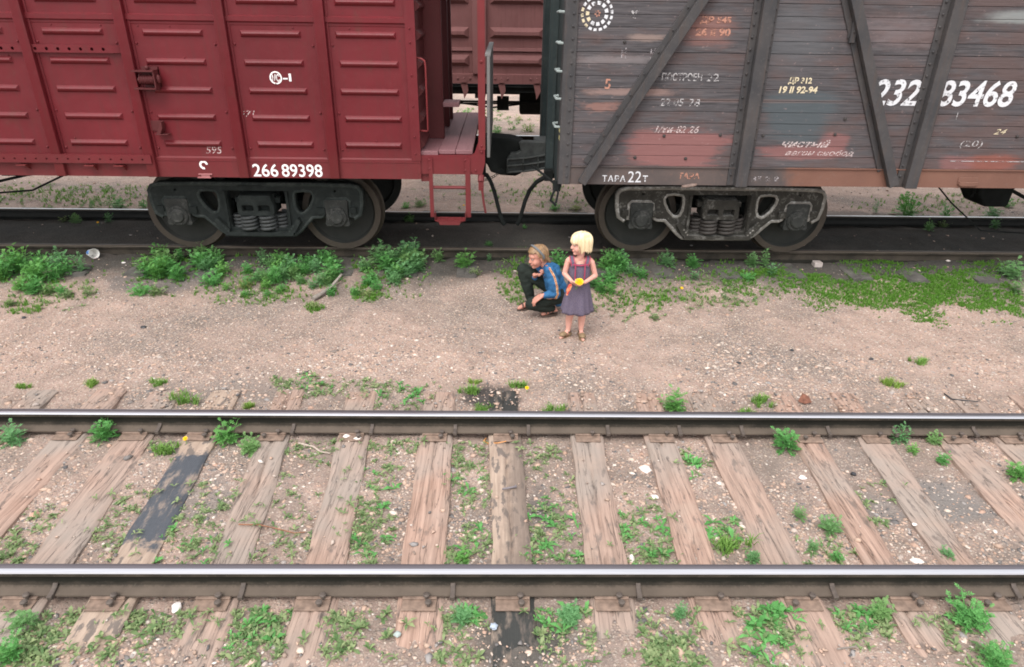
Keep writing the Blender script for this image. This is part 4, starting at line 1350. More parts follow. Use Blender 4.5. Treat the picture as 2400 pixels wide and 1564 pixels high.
# loose pale repair strip and dark grime band are in the planks; now the truss
def zpost(x, w, zt, zb, bolts=True, taper=0):
    m_ = MB()
    m_.box(x - w / 2 - .075, x - w / 2, YW - .018, YW - .004, zb, zt)            # bolted flange against the planks
    m_.box(x - w / 2, x - w / 2 + .012, YW - .082, YW - .004, zb, zt)            # web
    m_.box(x - w / 2, x + w / 2, YW - .092, YW - .080, zb, zt)                   # outer flange
    m_.box(x + w / 2 - .012, x + w / 2, YW - .080, YW - .004, zb, zt)
    m_.box(x + w / 2, x + w / 2 + .05, YW - .018, YW - .004, zb + .2, zt)
    if bolts:
        z = zb + .12
        while z < zt:
            m_.ell((x - w / 2 - .045, YW - .022, z), (.014, .012, .014), nu=8, nv=5)
            m_.ell((x + w / 2 + .028, YW - .022, z + .03), (.012, .010, .012), nu=8, nv=5)
            z += .1145
    return m_.build("side_post", M_DPOST, dark, smooth=30, bevel=.004)
zpost(2.600, .125, 3.9, 1.066)
zpost(4.470, .13, 3.9, 1.066)
zpost(6.45, .14, 3.9, 1.066); zpost(8.5, .14, 3.9, 1.066); zpost(10.4, .13, 3.9, 1.066); zpost(12.3, .13, 3.9, 1.066)
def diag(xb, zb, xt, zt, w=.085, bolts=True):
    m_ = MB()
    a, b = Vector((xb, YW - .055, zb)), Vector((xt, YW - .055, zt))
    d = (b - a).normalized(); nrm = Vector((-d.z, 0, d.x))
    if nrm.x > 0: nrm = -nrm
    m_.beam(a, b, .075, w, up=nrm)
    off = nrm * (w / 2 + .030)
    m_.beam(a + off + d * .20 + Vector((0, .042, 0)), b + off + Vector((0, .042, 0)), .012, .06, up=nrm)
    if bolts:
        L = (b - a).length
        s_ = .3
        while s_ < L:
            p = a + d * s_ + off
            m_.ell((p.x, YW - .022, p.z), (.013, .011, .013), nu=8, nv=5)
            s_ += .24
    # tapered foot
    m_.build("diagonal_brace", M_DPOST, dark, smooth=30, bevel=.004)
diag(0.86, 1.085, 2.46, 3.75, .09)
diag(4.285, 1.09, 3.02, 3.80, .10, False)
diag(12.9, 1.09, 14.2, 3.7, .09); diag(8.3, 1.09, 6.7, 3.7, .09)
mst = MB()
mst.box(3.472, 3.530, YW - .045, YW - .005, 2.52, 3.8)
mst.box(3.455, 3.472, YW - .018, YW - .004, 2.56, 3.8)
for z in (2.62, 2.75, 2.88): mst.ell((3.50, YW - .047, z), .012, nu=8, nv=5)
mst.build("short_strut", M_DPOST, dark, smooth=30, bevel=.004)
# corner post with rivets
mc = MB()
mc.box(DX0 - .012, DX0 + .118, YW - .024, YW - .008, DZ0, 3.9)
mc.box(DX0 - .012, DX0 + .004, YW - .008, YW + .22, DZ0, 3.9)
z = 1.15
while z < 3.8:
    mc.ell((DX0 + .075, YW - .026, z), (.014, .011, .014), nu=8, nv=5)
    z += .1145
mc.build("corner_post", M_DPOST, dark, smooth=30, bevel=.004)
# end wall facing the gap
me_ = MB()
me_.box(DX0, DX0 + .05, YW + .22, TC2 + 1.44, DZ0 - .1, 3.9)
for y in (8.3, 9.4):
    me_.box(DX0 - .10, DX0, y, y + .10, 1.0, 3.8)
me_.box(DX0 - .07, DX0 + .05, TC2 + 1.38, TC2 + 1.5, 1.0, 3.9)
me_.build("end_wall", M_DEND, dark, smooth=30, bevel=.006)
for z in (3.05, 2.765, 2.478, 2.21, 1.94, 1.655):
    mg = MB()
    mg.tube([(DX0 - .012, YW + .06, z), (DX0 - .06, YW + .06, z + .004), (DX0 - .06, YW + .36, z - .004), (DX0 - .012, YW + .36, z)], .013, 7)
    mg.build("ladder_rung", M_RUNG, dark, smooth=50)
mt = MB()
mt.box(DX0 - .0145, DX0 - .0125, YW + .03, YW + .13, 1.60, 1.64)
mt.box(DX0 - .0145, DX0 - .0125, YW + .03, YW + .12, 1.52, 1.565)
mt.build("paint_mark", faded("yellow_dab", (0.55, 0.50, 0.22), .3, .5), dark, smooth=0)
mf = MB()
mf.box(DX0 + .02, DX1, TC2 + 1.44, TC2 + 1.5, DZ0, 3.9)
mf.box(DX1 - .05, DX1, YW + .08, TC2 + 1.44, DZ0, 3.9)
mf.build("far_wall", M_PLANK, dark, smooth=30)
mr = MB()
pr = []
for i in range(13):
    t = i / 12
    pr.append((YW - .10 + t * 3.2, 3.9 + .55 * math.sin(math.pi * t) ** .8))
mr.prism(pr + [(TC2 + 1.6, 3.87), (YW - .10, 3.87)], 'x', DX0 - .12, DX1 + .1)
mr.build("roof", M_DEND, dark, smooth=40)
mu = MB()
mu.box(DX0 + .06, DX1, YW + .065, TC2 + 1.43, 1.09, 1.2)
mu.box(DX0 + .03, DX1, TC2 - .22, TC2 + .22, .93, 1.10)
for x in (2.5675, 5.0, 7.5, 10.0, 12.4):
    mu.prism([(YW + .07, 1.10), (YW + .07, 1.06), (TC2 - .3, .94), (TC2 + .3, .94), (TC2 + 1.43, 1.06), (TC2 + 1.43, 1.10)], 'x', x - .15, x + .15)
mu.build("underframe", M_UNDER, dark, smooth=30)
mbc = MB()
mbc.prism([(6.05, .74), (6.07, 1.1), (6.52, 1.1), (6.47, .57), (6.17, .57)], 'y', 8.4, 8.85)
mbc.build("brake_reservoir", M_UNDER, dark, smooth=30, bevel=.03, seg=3)
mro = MB()
mro.tube([(6.40, 8.5, .80), (6.75, 8.5, .84), (7.6, 8.5, .95)], .028, 8)
mro.tube([(6.45, 8.5, .80), (6.7, 8.45, .68), (6.86, 8.42, .62), (6.95, 8.42, .64), (6.97, 8.42, .74), (6.9, 8.45, .9)], .022, 8)
mro.tube([(5.02, 7.9, 1.08), (5.42, 7.95, .74), (6.0, 8.1, .35), (7.2, 8.15, .28)], .009, 6)
mro.tube([(7.2, 7.95, .5), (6.6, 8.0, .30)], .007, 6)
for i in range(5):
    mro.tube([(5.72 - .01 * i + .012 * math.cos(a), 8.0, 1.02 - .05 * i + .022 * math.sin(a)) for a in [j * math.pi / 4 for j in range(8)]], .005, 5, closed=True)
mro.build("brake_rigging", M_UNDER, dark, smooth=50)
mq = MB()
claw = [(.055, .925), (.06, 1.095), (.10, 1.165), (.18, 1.17), (.225, 1.20), (.20, 1.285), (.23, 1.31), (.70, 1.31), (.70, 1.02), (.45, .97), (.28, .935)]
mq.prism(claw, 'y', 8.50, 8.615)
for z0, z1 in ((.925, .948), (1.005, 1.03), (1.085, 1.11)):
    mq.prism([(.05, z0), (.30, z0 + .02), (.60, z0 + .07), (.60, z1 + .07), (.30, z1 + .02), (.05, z1)], 'y', 8.445, 8.50)
for x in (.05, .245, .43):
    mq.box(x, x + .022, 8.445, 8.50, .93 + (x - .05) * .1, 1.11 + (x - .05) * .1)
mq.box(.40, .70, 8.62, 8.98, 1.0, 1.30)
mq.build("coupler", simple("coupler_steel", (0.040, 0.044, 0.042), .65, .5, 9), dark, smooth=30, bevel=0.012)
mho = MB()
mho.tube([(.62, 8.12, .985), (.50, 8.12, .955), (.41, 8.12, .90), (.33, 8.12, .80), (.275, 8.12, .66), (.225, 8.13, .46)], [.034, .030, .026, .025, .025, .024], 10)
mho.tube([(.23, 8.13, .47), (.205, 8.12, .40), (.18, 8.12, .37)], .028, 8)
mho.tube([(.37, 8.10, .865), (.30, 8.10, .79)], .010, 6)
mho.box(.50, .60, 8.05, 8.2, .93, 1.05)
mho.build("brake_hose", M_UNDER, dark, smooth=50)
mlv = MB()
mlv.tube([(.60, YW + .10, 1.05), (.58, YW + .02, .99), (.545, YW - .01, .92), (.535, YW - .01, .875), (.58, YW - .01, .84), (.595, YW - .01, .82)], .014, 7)
mlv.tube([(.60, YW + .05, 1.05), (.615, YW, .96), (.595, YW - .01, .85)], .012, 7)
mlv.tube([(.63, YW + .06, 1.0), (.50, YW + .3, 1.07), (.35, 8.0, 1.12)], .014, 7)
mlv.box(.56, .64, YW + .02, YW + .1, .97, 1.08)
mlv.build("uncoupling_lever", M_UNDER, dark, smooth=50)
b_dark = bogie(dark, 2.5675, Z2, M_CAST_B, M_SPRING_B)
copy_tree(b_dark, dark, (9.83, 0, 0))

# ================================================================== OPEN WAGON ON THE THIRD TRACK
M_GOND = red_paint("brown_red_wagon_paint", (0.135, 0.055, 0.052), 0.65)
YG = TC3 - 1.5
def zg(z): return CAM_H - (CAM_H - z) * .902
gond = thing("open_wagon", "faded brown-red open wagon with wide pressed ridges seen through the gap", "open wagon", (0.3, TC3, 0.10), "freight wagons")
mb = MB()
GX0, GX1 = -6.6, 7.2
mb.box(GX0, GX1, YG, YG + .05, 1.447, 3.45)
mb.box(GX0, GX1, TC3 + 1.45, TC3 + 1.5, 1.447, 3.45)
mb.box(GX0, GX0 + .05, YG + .05, TC3 + 1.45, 1.447, 3.45); mb.box(GX1 - .05, GX1, YG + .05, TC3 + 1.45, 1.447, 3.45)
gp = [-.45 + 1.40 * i for i in range(-4, 6)]
for xa, xb in zip(gp, gp[1:]):
    for z1, z2, z3, z4 in ((1.872, 1.781, 1.722, 1.655), (2.403, 2.322, 2.258, 2.193), (3.02, 2.95, 2.90, 2.83)):
        a, b = xa + .19, xb - .19
        e = .09
        z1, z2, z3, z4 = zg(z1), zg(z2), zg(z3), zg(z4)
        vs = [(a, YG, z4), (b, YG, z4), (b, YG, z1), (a, YG, z1), (a + e, YG - .07, z3), (b - e, YG - .07, z3), (b - e, YG - .07, z2), (a + e, YG - .07, z2)]
        mb.add(vs, [(4, 5, 6, 7), (0, 1, 5, 4), (1, 2, 6, 5), (2, 3, 7, 6), (3, 0, 4, 7)])
mb.prism([(YG, zg(2.015)), (YG - .012, zg(2.010)), (YG - .03, zg(1.95)), (YG, zg(1.945))], 'x', GX0, GX1)
mb.prism([(YG, zg(1.505)), (YG - .05, zg(1.49)), (YG - .05, zg(1.306)), (YG, zg(1.306))], 'x', GX0, GX1)
mb.box(GX0, GX1, YG - .05, YG + .06, 3.45, 3.55)
mb.build("wall", M_GOND, gond, smooth=30)
for x in gp:
    m_ = MB(); m_.box(x - .13, x + .13, YG - .10, YG - .001, zg(1.50), 3.48)
    m_.build("side_post", M_GOND, gond, smooth=30, bevel=.01)
for x in gp:
    for dx in (-.30, .42):
        ml = MB()
        ml.prism([(x + dx - .065, zg(1.30)), (x + dx + .065, zg(1.30)), (x + dx + .08, zg(1.16)), (x + dx + .0, zg(.99)), (x + dx - .02, zg(1.12))], 'y', YG - .04, YG)
        ml.box(x + dx - .05, x + dx + .05, YG - .07, YG - .05, zg(1.33), zg(1.40))
        for q in (-.12, 0, .12): ml.ell((x + dx + q, YG - .055, zg(1.41)), .022, nu=8, nv=5)
        ml.build("hatch_lever", M_GOND, gond, smooth=30)
mu = MB()
mu.box(GX0, GX1, YG + .05, TC3 + 1.45, zg(1.12), zg(1.28))
mu.box(GX0, GX1, YG - .02, YG + .03, zg(1.235), zg(1.256))
mu.box(GX0, GX1, TC3 - .25, TC3 + .25, 1.12, 1.30)
for x in gp:
    mu.box(x - .10, x + .10, YG + .1, TC3 + 1.4, 1.17, 1.30)
mu.tube([(GX0 + 2, TC3 - .9, 1.05), (GX1 - 2, TC3 - .9, 1.05)], .022, 6)
mu.tube([(GX0 + 2, TC3 - .5, .95), (GX1 - 2, TC3 - .45, .97)], .018, 6)
mu.tube([(-1.6, TC3 - 1.0, 1.12), (-.2, TC3 - 1.0, .95), (1.2, TC3 - 1.0, 1.12)], .018, 6)
mu.box(-.12, .12, TC3 - 1.05, TC3 - .8, .90, 1.15)
mu.build("underframe", M_UNDER, gond, smooth=30)
for (xa, xb, z) in ((.34, .80, .80), (-2.6, -1.3, .84)):
    m_ = MB(); m_.box(xa, xb, TC3 - .9, TC3 - .5, z, 1.25)
    m_.build("brake_cylinder", M_UNDER, gond, smooth=30, bevel=.04, seg=3)
for xc_ in (-4.4, 5.0):
    m_ = MB()
    for s_ in (-1, 1):
        for sg in (-1, 1):
            m_.lathe([(.09, sg * .76 + .05), (.38, sg * .76 + .06), (.47, sg * .76 + .06), (.475, sg * .76 - .05), (.50, sg * .76 - .06), (.38, sg * .76 - .07), (.09, sg * .76 - .05)], (xc_ + s_ * .925, TC3, .575), 'y', 32)
        m_.box(xc_ - 1.2, xc_ + 1.2, TC3 + s_ * .97, TC3 + s_ * 1.09, .78, .93)
        m_.box(xc_ - .5, xc_ + .5, TC3 + s_ * .97, TC3 + s_ * 1.09, .34, .80)
        for q in (-1, 1):
            m_.box(xc_ + q * .925 - .13, xc_ + q * .925 + .13, TC3 + s_ * .96, TC3 + s_ * 1.12, .44, .78)
    m_.build("bogie", M_UNDER, gond, smooth=30)
# ================================================================== PLANTS
def leaf_mat(name, a, b, trans=.35):
    k = NT(name)
    i_ = k.island(); r_ = k.objrand()
    c = k.mix(i_, a, b)
    c = k.mix(k.m('MULTIPLY', k.step(r_, .35, 1.0), .55), c, (b[0] * 1.2, b[1] * .95, b[2] * .65))
    k.set(c, 0.6, 0, None, spec=0.25)
    tr = k.node("BsdfTranslucent"); k.con(tr.inputs[0], k.mix(0.5, c, (.16, .32, .05)))
    mx = k.node("MixShader"); mx.inputs[0].default_value = trans
    k.t.links.new(k.bsdf.outputs[0], mx.inputs[1]); k.t.links.new(tr.outputs[0], mx.inputs[2])
    k.t.links.new(mx.outputs[0], k.out.inputs[0])
    return k.mat
M_WEED = leaf_mat("feathery_weed_leaf", (0.075, 0.245, 0.062), (0.165, 0.42, 0.125))
M_SAGE = leaf_mat("grey_green_weed_leaf", (0.095, 0.250, 0.095), (0.195, 0.39, 0.17))
M_BROAD = leaf_mat("broad_weed_leaf", (0.085, 0.165, 0.060), (0.31, 0.37, 0.18))
M_GRASS = leaf_mat("grass_blade", (0.055, 0.175, 0.020), (0.15, 0.34, 0.055))
M_TUFT = leaf_mat("pale_grass_tuft", (0.12, 0.26, 0.045), (0.24, 0.40, 0.10))

def leaf_pinnate(mb, o, d, up, L, rn):
    d = d.normalized(); s_ = d.cross(up)
    if s_.length < 1e-3: s_ = Vector((1, 0, 0))
    s_.normalize(); u = s_.cross(d)
    droop = rn.uniform(.15, .55)
    def at(t): return o + d * (L * t) - u * (L * droop * t * t)
    vs, fs = [], []
    for t, w in ((.30, .26), (.50, .36), (.70, .30)):
        c0 = at(t)
        for q in (-1, 1):
            dir_ = (d * .75 + s_ * q * .95 - u * .15).normalized()
            l = L * w * rn.uniform(.8, 1.2); ww = L * .092
            nrm = (s_ * q * -.6 + d * .75).normalized()
            b = len(vs)
            vs += [c0, c0 + dir_ * l * .5 + nrm * ww, c0 + dir_ * l, c0 + dir_ * l * .5 - nrm * ww]
            fs.append((b, b + 1, b + 2, b + 3))
    b = len(vs); ww = L * .085
    vs += [at(.62), at(.8) + s_ * ww, at(1.05), at(.8) - s_ * ww]; fs.append((b, b + 1, b + 2, b + 3))
    b = len(vs); ww = L * .02
    vs += [o + s_ * ww, o - s_ * ww, at(.7) - s_ * ww, at(.7) + s_ * ww]; fs.append((b, b + 1, b + 2, b + 3))
    mb.add(vs, fs, 0)

def weed_mesh(seed, h=.26, nst=8, spread=.6, leafL=.075, dens=10):
    rn = random.Random(seed)
    mb = MB()
    for i in range(nst):
        az = i * 2.4 + rn.uniform(-.4, .4)
        lean = spread * (i / nst) ** .6 * rn.uniform(.7, 1.15)
        hh = h * rn.uniform(.65, 1.05) * (1 - .25 * lean)
        base = Vector((.03 * math.cos(az) * rn.random(), .03 * math.sin(az) * rn.random(), -.01))
        pts = []
        for j in range(6):
            t = j / 5
            out = hh * math.tan(min(lean, 1.1)) * (t ** 1.2) * .8
            pts.append(base + Vector((math.cos(az) * out, math.sin(az) * out, hh * t * (1 - .12 * lean * t))))
        for a, b in zip(pts, pts[1:]):
            w = .0035
            mb.add([a + Vector((w, 0, 0)), a - Vector((w, 0, 0)), b - Vector((w, 0, 0)), b + Vector((w, 0, 0))], [(0, 1, 2, 3)])
        n = int(dens * rn.uniform(.8, 1.2))
        for q in range(n):
            t = .12 + .88 * q / (n - 1)
            f = t * 5; j = min(int(f), 4); p = pts[j].lerp(pts[j + 1], f - j)
            la = az + q * 2.4 + rn.uniform(-.3, .3)
            el = rn.uniform(.05, .6) + .6 * t * t
            d = Vector((math.cos(la) * math.cos(el), math.sin(la) * math.cos(el), math.sin(el)))
            leaf_pinnate(mb, p, d, Vector((0, 0, 1)), leafL * (1.15 - .55 * t) * rn.uniform(.8, 1.2), rn)
    me = bpy.data.meshes.new("weed")
    me.from_pydata([tuple(v) for v in mb.v], [], mb.f)
    return me
WEEDS = []
for i in range(7):
    me = weed_mesh(100 + i, .26, 8 + i % 3, .68, .096, 10); me.materials.append(M_WEED if i % 2 == 0 else M_SAGE); WEEDS.append(me)
TALL = []
for i in range(3):
    me = weed_mesh(140 + i, .40, 5, .28, .075, 17); me.materials.append(M_SAGE if i else M_WEED); TALL.append(me)
LOW = []
for i in range(4):
    me = weed_mesh(160 + i, .11, 10, .95, .055, 6); me.materials.append(M_WEED if i % 2 else M_BROAD); LOW.append(me)

wr = random.Random(11)
def weed(px, py, hpx, kind, label, group, z=None, dy=0):
    """px,py: foot of the plant in the survey picture; hpx its height there."""
    x, y = onz(px, py, -.12)
    for _ in range(4):
        zz = ground_h(x, y) if z is None else z
        x, y = onz(px, py, zz)
    dist = math.sqrt(x * x + y * y + 6.5)
    hm = hpx / CAM_F * dist * .78
    me = wr.choice({'w': WEEDS, 't': TALL, 'l': LOW, 'b': [WEEDS[0], WEEDS[2], WEEDS[4]], 's': [WEEDS[1], WEEDS[3], WEEDS[5]], 'ts': [TALL[1], TALL[2]]}[kind])
    h0 = {'w': .25, 'b': .25, 's': .25, 't': .40, 'ts': .40, 'l': .11}[kind]
    o = bpy.data.objects.new("weed", me)
    COL.objects.link(o)
    o.location = (x, y, zz)
    s_ = hm / h0
    q_ = wr.uniform(1.0, 1.35)
    o.scale = (s_ * q_, s_ * q_ * wr.uniform(.9, 1.1), s_)
    o.rotation_euler = (wr.uniform(-.12, .12), wr.uniform(-.12, .12), wr.uniform(0, 6.28))
    tag(o, label, "weed", group)
    return o
def bed(cx, cy, rx, ry, n, hmin, hmax, kinds, label, group):
    for i in range(n):
        for _ in range(20):
            a, b = wr.uniform(-1, 1), wr.uniform(-1, 1)
            if a * a + b * b < 1: break
        weed(cx + a * rx, cy + b * ry, wr.uniform(hmin, hmax) * (1 - .25 * b * .5), wr.choice(kinds), label, group)
G = "weeds along the wagons' near rail"
LA = "bright feathery weed in the dense patch at the left edge by the white cup"
bed(95, 655, 115, 32, 15, 34, 58, ['w', 'b', 'b'], LA, "weeds in the left patch")
bed(165, 685, 50, 14, 4, 25, 38, ['b', 'l'], LA, "weeds in the left patch")
weed(192, 640, 62, 't', "tall grey-green weed immediately left of the white cup", G)
weed(25, 715, 20, 'l', "low flat weed on the earth at the left edge below the dense patch", G)
weed(160, 695, 22, 'l', "small weed tuft at the lower right of the left-edge patch", G)
LB = "feathery green weed in the clump before the red wagon's leftmost wheel"
bed(375, 640, 62, 26, 11, 38, 58, ['w', 'b'], LB, "weeds before the left wheel")
weed(425, 612, 48, 't', "upright weed touching the rail below the red wagon's leftmost wheel", G)
weed(330, 690, 32, 'l', "small weed on bare earth below the clump at the leftmost wheel, left one", G)
weed(370, 690, 26, 'l', "small weed on bare earth below the clump at the leftmost wheel, right one", G)
LC = "green weed in the long straggling clump below the red wagon's springs"
bed(500, 622, 45, 18, 6, 36, 52, ['w', 's'], LC, "weeds below the springs")
bed(560, 660, 80, 22, 9, 24, 40, ['w', 'b', 'l'], LC, "weeds below the springs")
bed(720, 660, 70, 28, 11, 30, 46, ['w', 's'], LC, "weeds below the springs")
bed(640, 640, 60, 28, 9, 28, 46, ['w', 'b', 's'], LC, "weeds below the springs")
bed(600, 685, 90, 14, 7, 18, 28, ['l', 'b'], LC, "weeds below the springs")
bed(790, 690, 50, 14, 4, 18, 28, ['l', 'b'], LC, "weeds below the springs")
weed(618, 620, 52, 'ts', "upright blue-green weed standing alone against the rail under the red wagon's springs", G)
weed(780, 650, 62, 'w', "large leafy weed to the upper right of the grey branch", G)
weed(735, 722, 22, 'l', "low weed at the lower tip of the grey branch", G)
bed(745, 625, 40, 14, 4, 36, 50, ['w'], LC, "weeds below the springs")
LD = "leafy weed in the tall clump between the red wagon's right wheel and its ladder"
bed(900, 640, 60, 30, 10, 36, 58, ['w', 's'], LD, "weeds left of the ladder")
bed(965, 625, 45, 20, 7, 40, 62, ['w', 's'], LD, "weeds left of the ladder")
bed(870, 665, 35, 18, 4, 30, 44, ['b'], LD, "weeds left of the ladder")
weed(912, 612, 48, 'ts', "spindly weed with pale tip beside the rail, left of the ladder", G)
weed(860, 695, 22, 'l', "flat grassy weed on bare ground at the foot of the clump left of the ladder", G)
weed(1086, 625, 52, 'b', "single bright round weed below the gap between the wagons", G)
weed(1112, 645, 26, 'l', "small low weed just right of the single bright round weed", G)
weed(1027, 612, 36, 's', "grey-green weed beside the rail under the red ladder", G)
weed(1148, 612, 26, 'ts', "thin weed stalk left of the crouching child by the rail", G)
weed(1308, 625, 52, 'b', "feathery weed visible between the two children's heads", G)
LE = "leafy weed in the clump right behind the standing girl"
bed(1410, 668, 35, 22, 6, 36, 52, ['b', 'w'], LE, "weeds behind the girl")
bed(1450, 632, 40, 20, 6, 36, 54, ['w', 's'], LE, "weeds behind the girl")
weed(1500, 650, 34, 'w', "weed at the right end of the clump behind the girl", G)
weed(1562, 622, 44, 's', "grey-green weed by the rail under the dark wagon's left wheel", G)
weed(1622, 625, 36, 'b', "rounded weed by the rail under the dark wagon's spring set", G)
weed(1625, 655, 26, 's', "pale weed directly in front of the rounded weed below the dark wagon's springs", G)
weed(1790, 625, 62, 'ts', "tallest thin weed overlapping the dark wagon's right wheel", G)
weed(1760, 622, 40, 's', "bluish weed just left of the tall thin weed at the dark wagon's right wheel", G)
weed(1805, 645, 38, 's', "broad low weed in front of the tall thin weed at the right wheel", G)
weed(1752, 655, 24, 'l', "yellow-green weed below the bluish one at the right wheel", G)
weed(2365, 648, 46, 's', "silvery grey-green weed near the right edge, by the wagons' rail", G)
weed(2380, 685, 32, 's', "second silvery weed at the right edge, nearer the camera", G)
weed(1535, 748, 24, 'l', "small round weed alone on the earth right of the girl's feet", None)
weed(1385, 727, 24, 'l', "weed tuft at the hem of the girl's dress", None)
# along the far rail of the empty track and between its sleepers
weed(1580, 962, 64, 'b', "dark bushy weed standing alone on the gravel behind the far rail", None)
weed(35, 1040, 56, 's', "leafy weed at the left edge in front of the far rail", None)
weed(243, 1030, 58, 'b', "round dark green weed in front of the far rail between the two leftmost sleepers", None)
weed(535, 1035, 68, 'b', "tall leafy weed overlapping the far rail, right of the tar-black sleeper", None)
weed(588, 1058, 56, 's', "grey-green weed beside the tall leafy one right of the tar-black sleeper", None)
weed(1842, 1052, 68, 'b', "big feathery weed overlapping the far rail right of the wide scuffed sleeper", None)
weed(2104, 1030, 46, 's', "narrow upright weed at the far rail between two right-hand sleepers", None)
weed(2188, 1038, 34, 's', "small grey-green weed on the foot of the far rail near the right edge", None)
weed(2140, 1060, 24, 'l', "low weed right of the narrow upright one at the far rail", None)
weed(2208, 1085, 30, 'b', "compact dark weed touching the rightmost full sleeper", None)
weed(2385, 1118, 42, 'b', "dark green weed at the right edge between the rails", None)
weed(1875, 1215, 38, 's', "grey-green weed left of the sleeper with the deep crack, upper one", None)
weed(1945, 1245, 50, 's', "taller blue-green weed leaning over the deeply cracked sleeper", None)
weed(1905, 1290, 36, 's', "thin weed below the grey-green pair, beside the deeply cracked sleeper", None)
weed(1960, 1312, 30, 'b', "leafy weed against the near rail left of the deeply cracked sleeper", None)
weed(1765, 1315, 40, 's', "feathery weed against the near rail beside the wide scuffed sleeper", None)
weed(2215, 1310, 34, 's', "wispy weed growing over the narrow chipped sleeper at the near rail", None)
weed(1085, 1318, 42, 'b', "weed at the near rail between the broad pinkish sleeper and the oil-ended one", None)
# in front of the near rail
weed(1078, 1460, 66, 's', "greyish weed in front of the near rail left of the oil-black sleeper end", None)
weed(1335, 1455, 56, 's', "blue-green feathery weed in front of the near rail right of the oil-black sleeper end", None)
weed(1590, 1450, 74, 'ts', "spiky leafy weed in front of the near rail at lower right of centre", None)
weed(2060, 1440, 52, 's', "grey-green weed against the near rail between two plated sleeper ends at right", None)
weed(2270, 1460, 72, 'b', "bushy dark weed in front of the near rail at the lower right", None)
weed(60, 1470, 56, 's', "dark straggly weed in the lower left corner before the near rail", None)
weed(20, 1545, 60, 'w', "dark weed in the bottom left corner", None)
weed(2330, 1560, 60, 'w', "weed in the bottom right corner", None)
# behind the wagons' track
weed(705, 478, 34, 'b', "", None) if False else None
GB = "weeds beyond the wagons"
weed(280, 489, 36, 'b', "bushy weed behind the far rail, seen under the red wagon left of its wheel", GB)
weed(338, 489, 26, 'b', "weed half hidden by the red wagon's leftmost wheel, behind the far rail", GB)
weed(215, 488, 30, 't', "tall thin weed left of the bushy one, under the red wagon", GB)
weed(2125, 508, 60, 'b', "largest bright weed behind the far rail under the dark wagon", GB)
weed(2215, 510, 34, 'b', "second bright weed right of the largest one under the dark wagon", GB)
weed(2320, 510, 34, 's', "grey-green weed behind the far rail near the right edge", GB)
weed(2050, 500, 40, 't', "thin yellow-green weed left of the largest one under the dark wagon", GB)
weed(2360, 486, 26, 'b', "small bright weed far under the dark wagon at the right edge", GB)
weed(1300, 492, 22, 'l', "low weed behind the far rail left of the dark wagon's wheel", GB)
weed(1350, 492, 22, 'l', "low weed touching the dark wagon's far left wheel", GB)
weed(952, 488, 22, 'l', "low weed behind the far rail beside the red wagon's right wheel", GB)
weed(985, 484, 26, 'l', "low weed seen left of the ladder's foot", GB)
GI = "small weeds between the wagons' rails"
for (px, py, h, lab) in ((150, 520, 16, "small weed at the foot of the far rail's black side, leftmost"), (255, 520, 24, "shaded weed beside the yellow dandelion between the wagons' rails"), (178, 522, 24, "thin shaded stalk against the far rail's black side"),
                         (1235, 520, 20, "pale little weed below the dark wagon's hanging hose"), (1297, 520, 20, "pale little weed right of the one below the hanging hose"), (1230, 536, 14, "tiny green weed between the rails below the hose"),
                         (1145, 575, 14, "tiny weed on the near rail's inner side left of the children"), (960, 520, 24, "shaded weed between the rails at the red wagon's right wheel"),
                         (2175, 540, 26, "shaded weed between the rails right of the dark bogie"), (2205, 532, 20, "slim shaded weed against the far rail right of the dark bogie"), (2330, 535, 26, "shaded weed between the rails near the right edge")):
    weed(px, py, h, 'l' if h < 22 else 's', lab, GI)
GF = "weeds beyond the third track"
for (px, py, h, lab) in ((1165, 312, 22, "faint weed behind the grey railing boards, beyond the coupler"), (1240, 310, 26, "pale weed next to the dark wagon's end, beyond the coupler"), (1095, 268, 20, "washed-out weed seen past the red wagon's platform planks"), (1215, 282, 14, "faint low weed farther back in the gap between wagons")):
    weed(px, py, h, 'l', lab, GF)

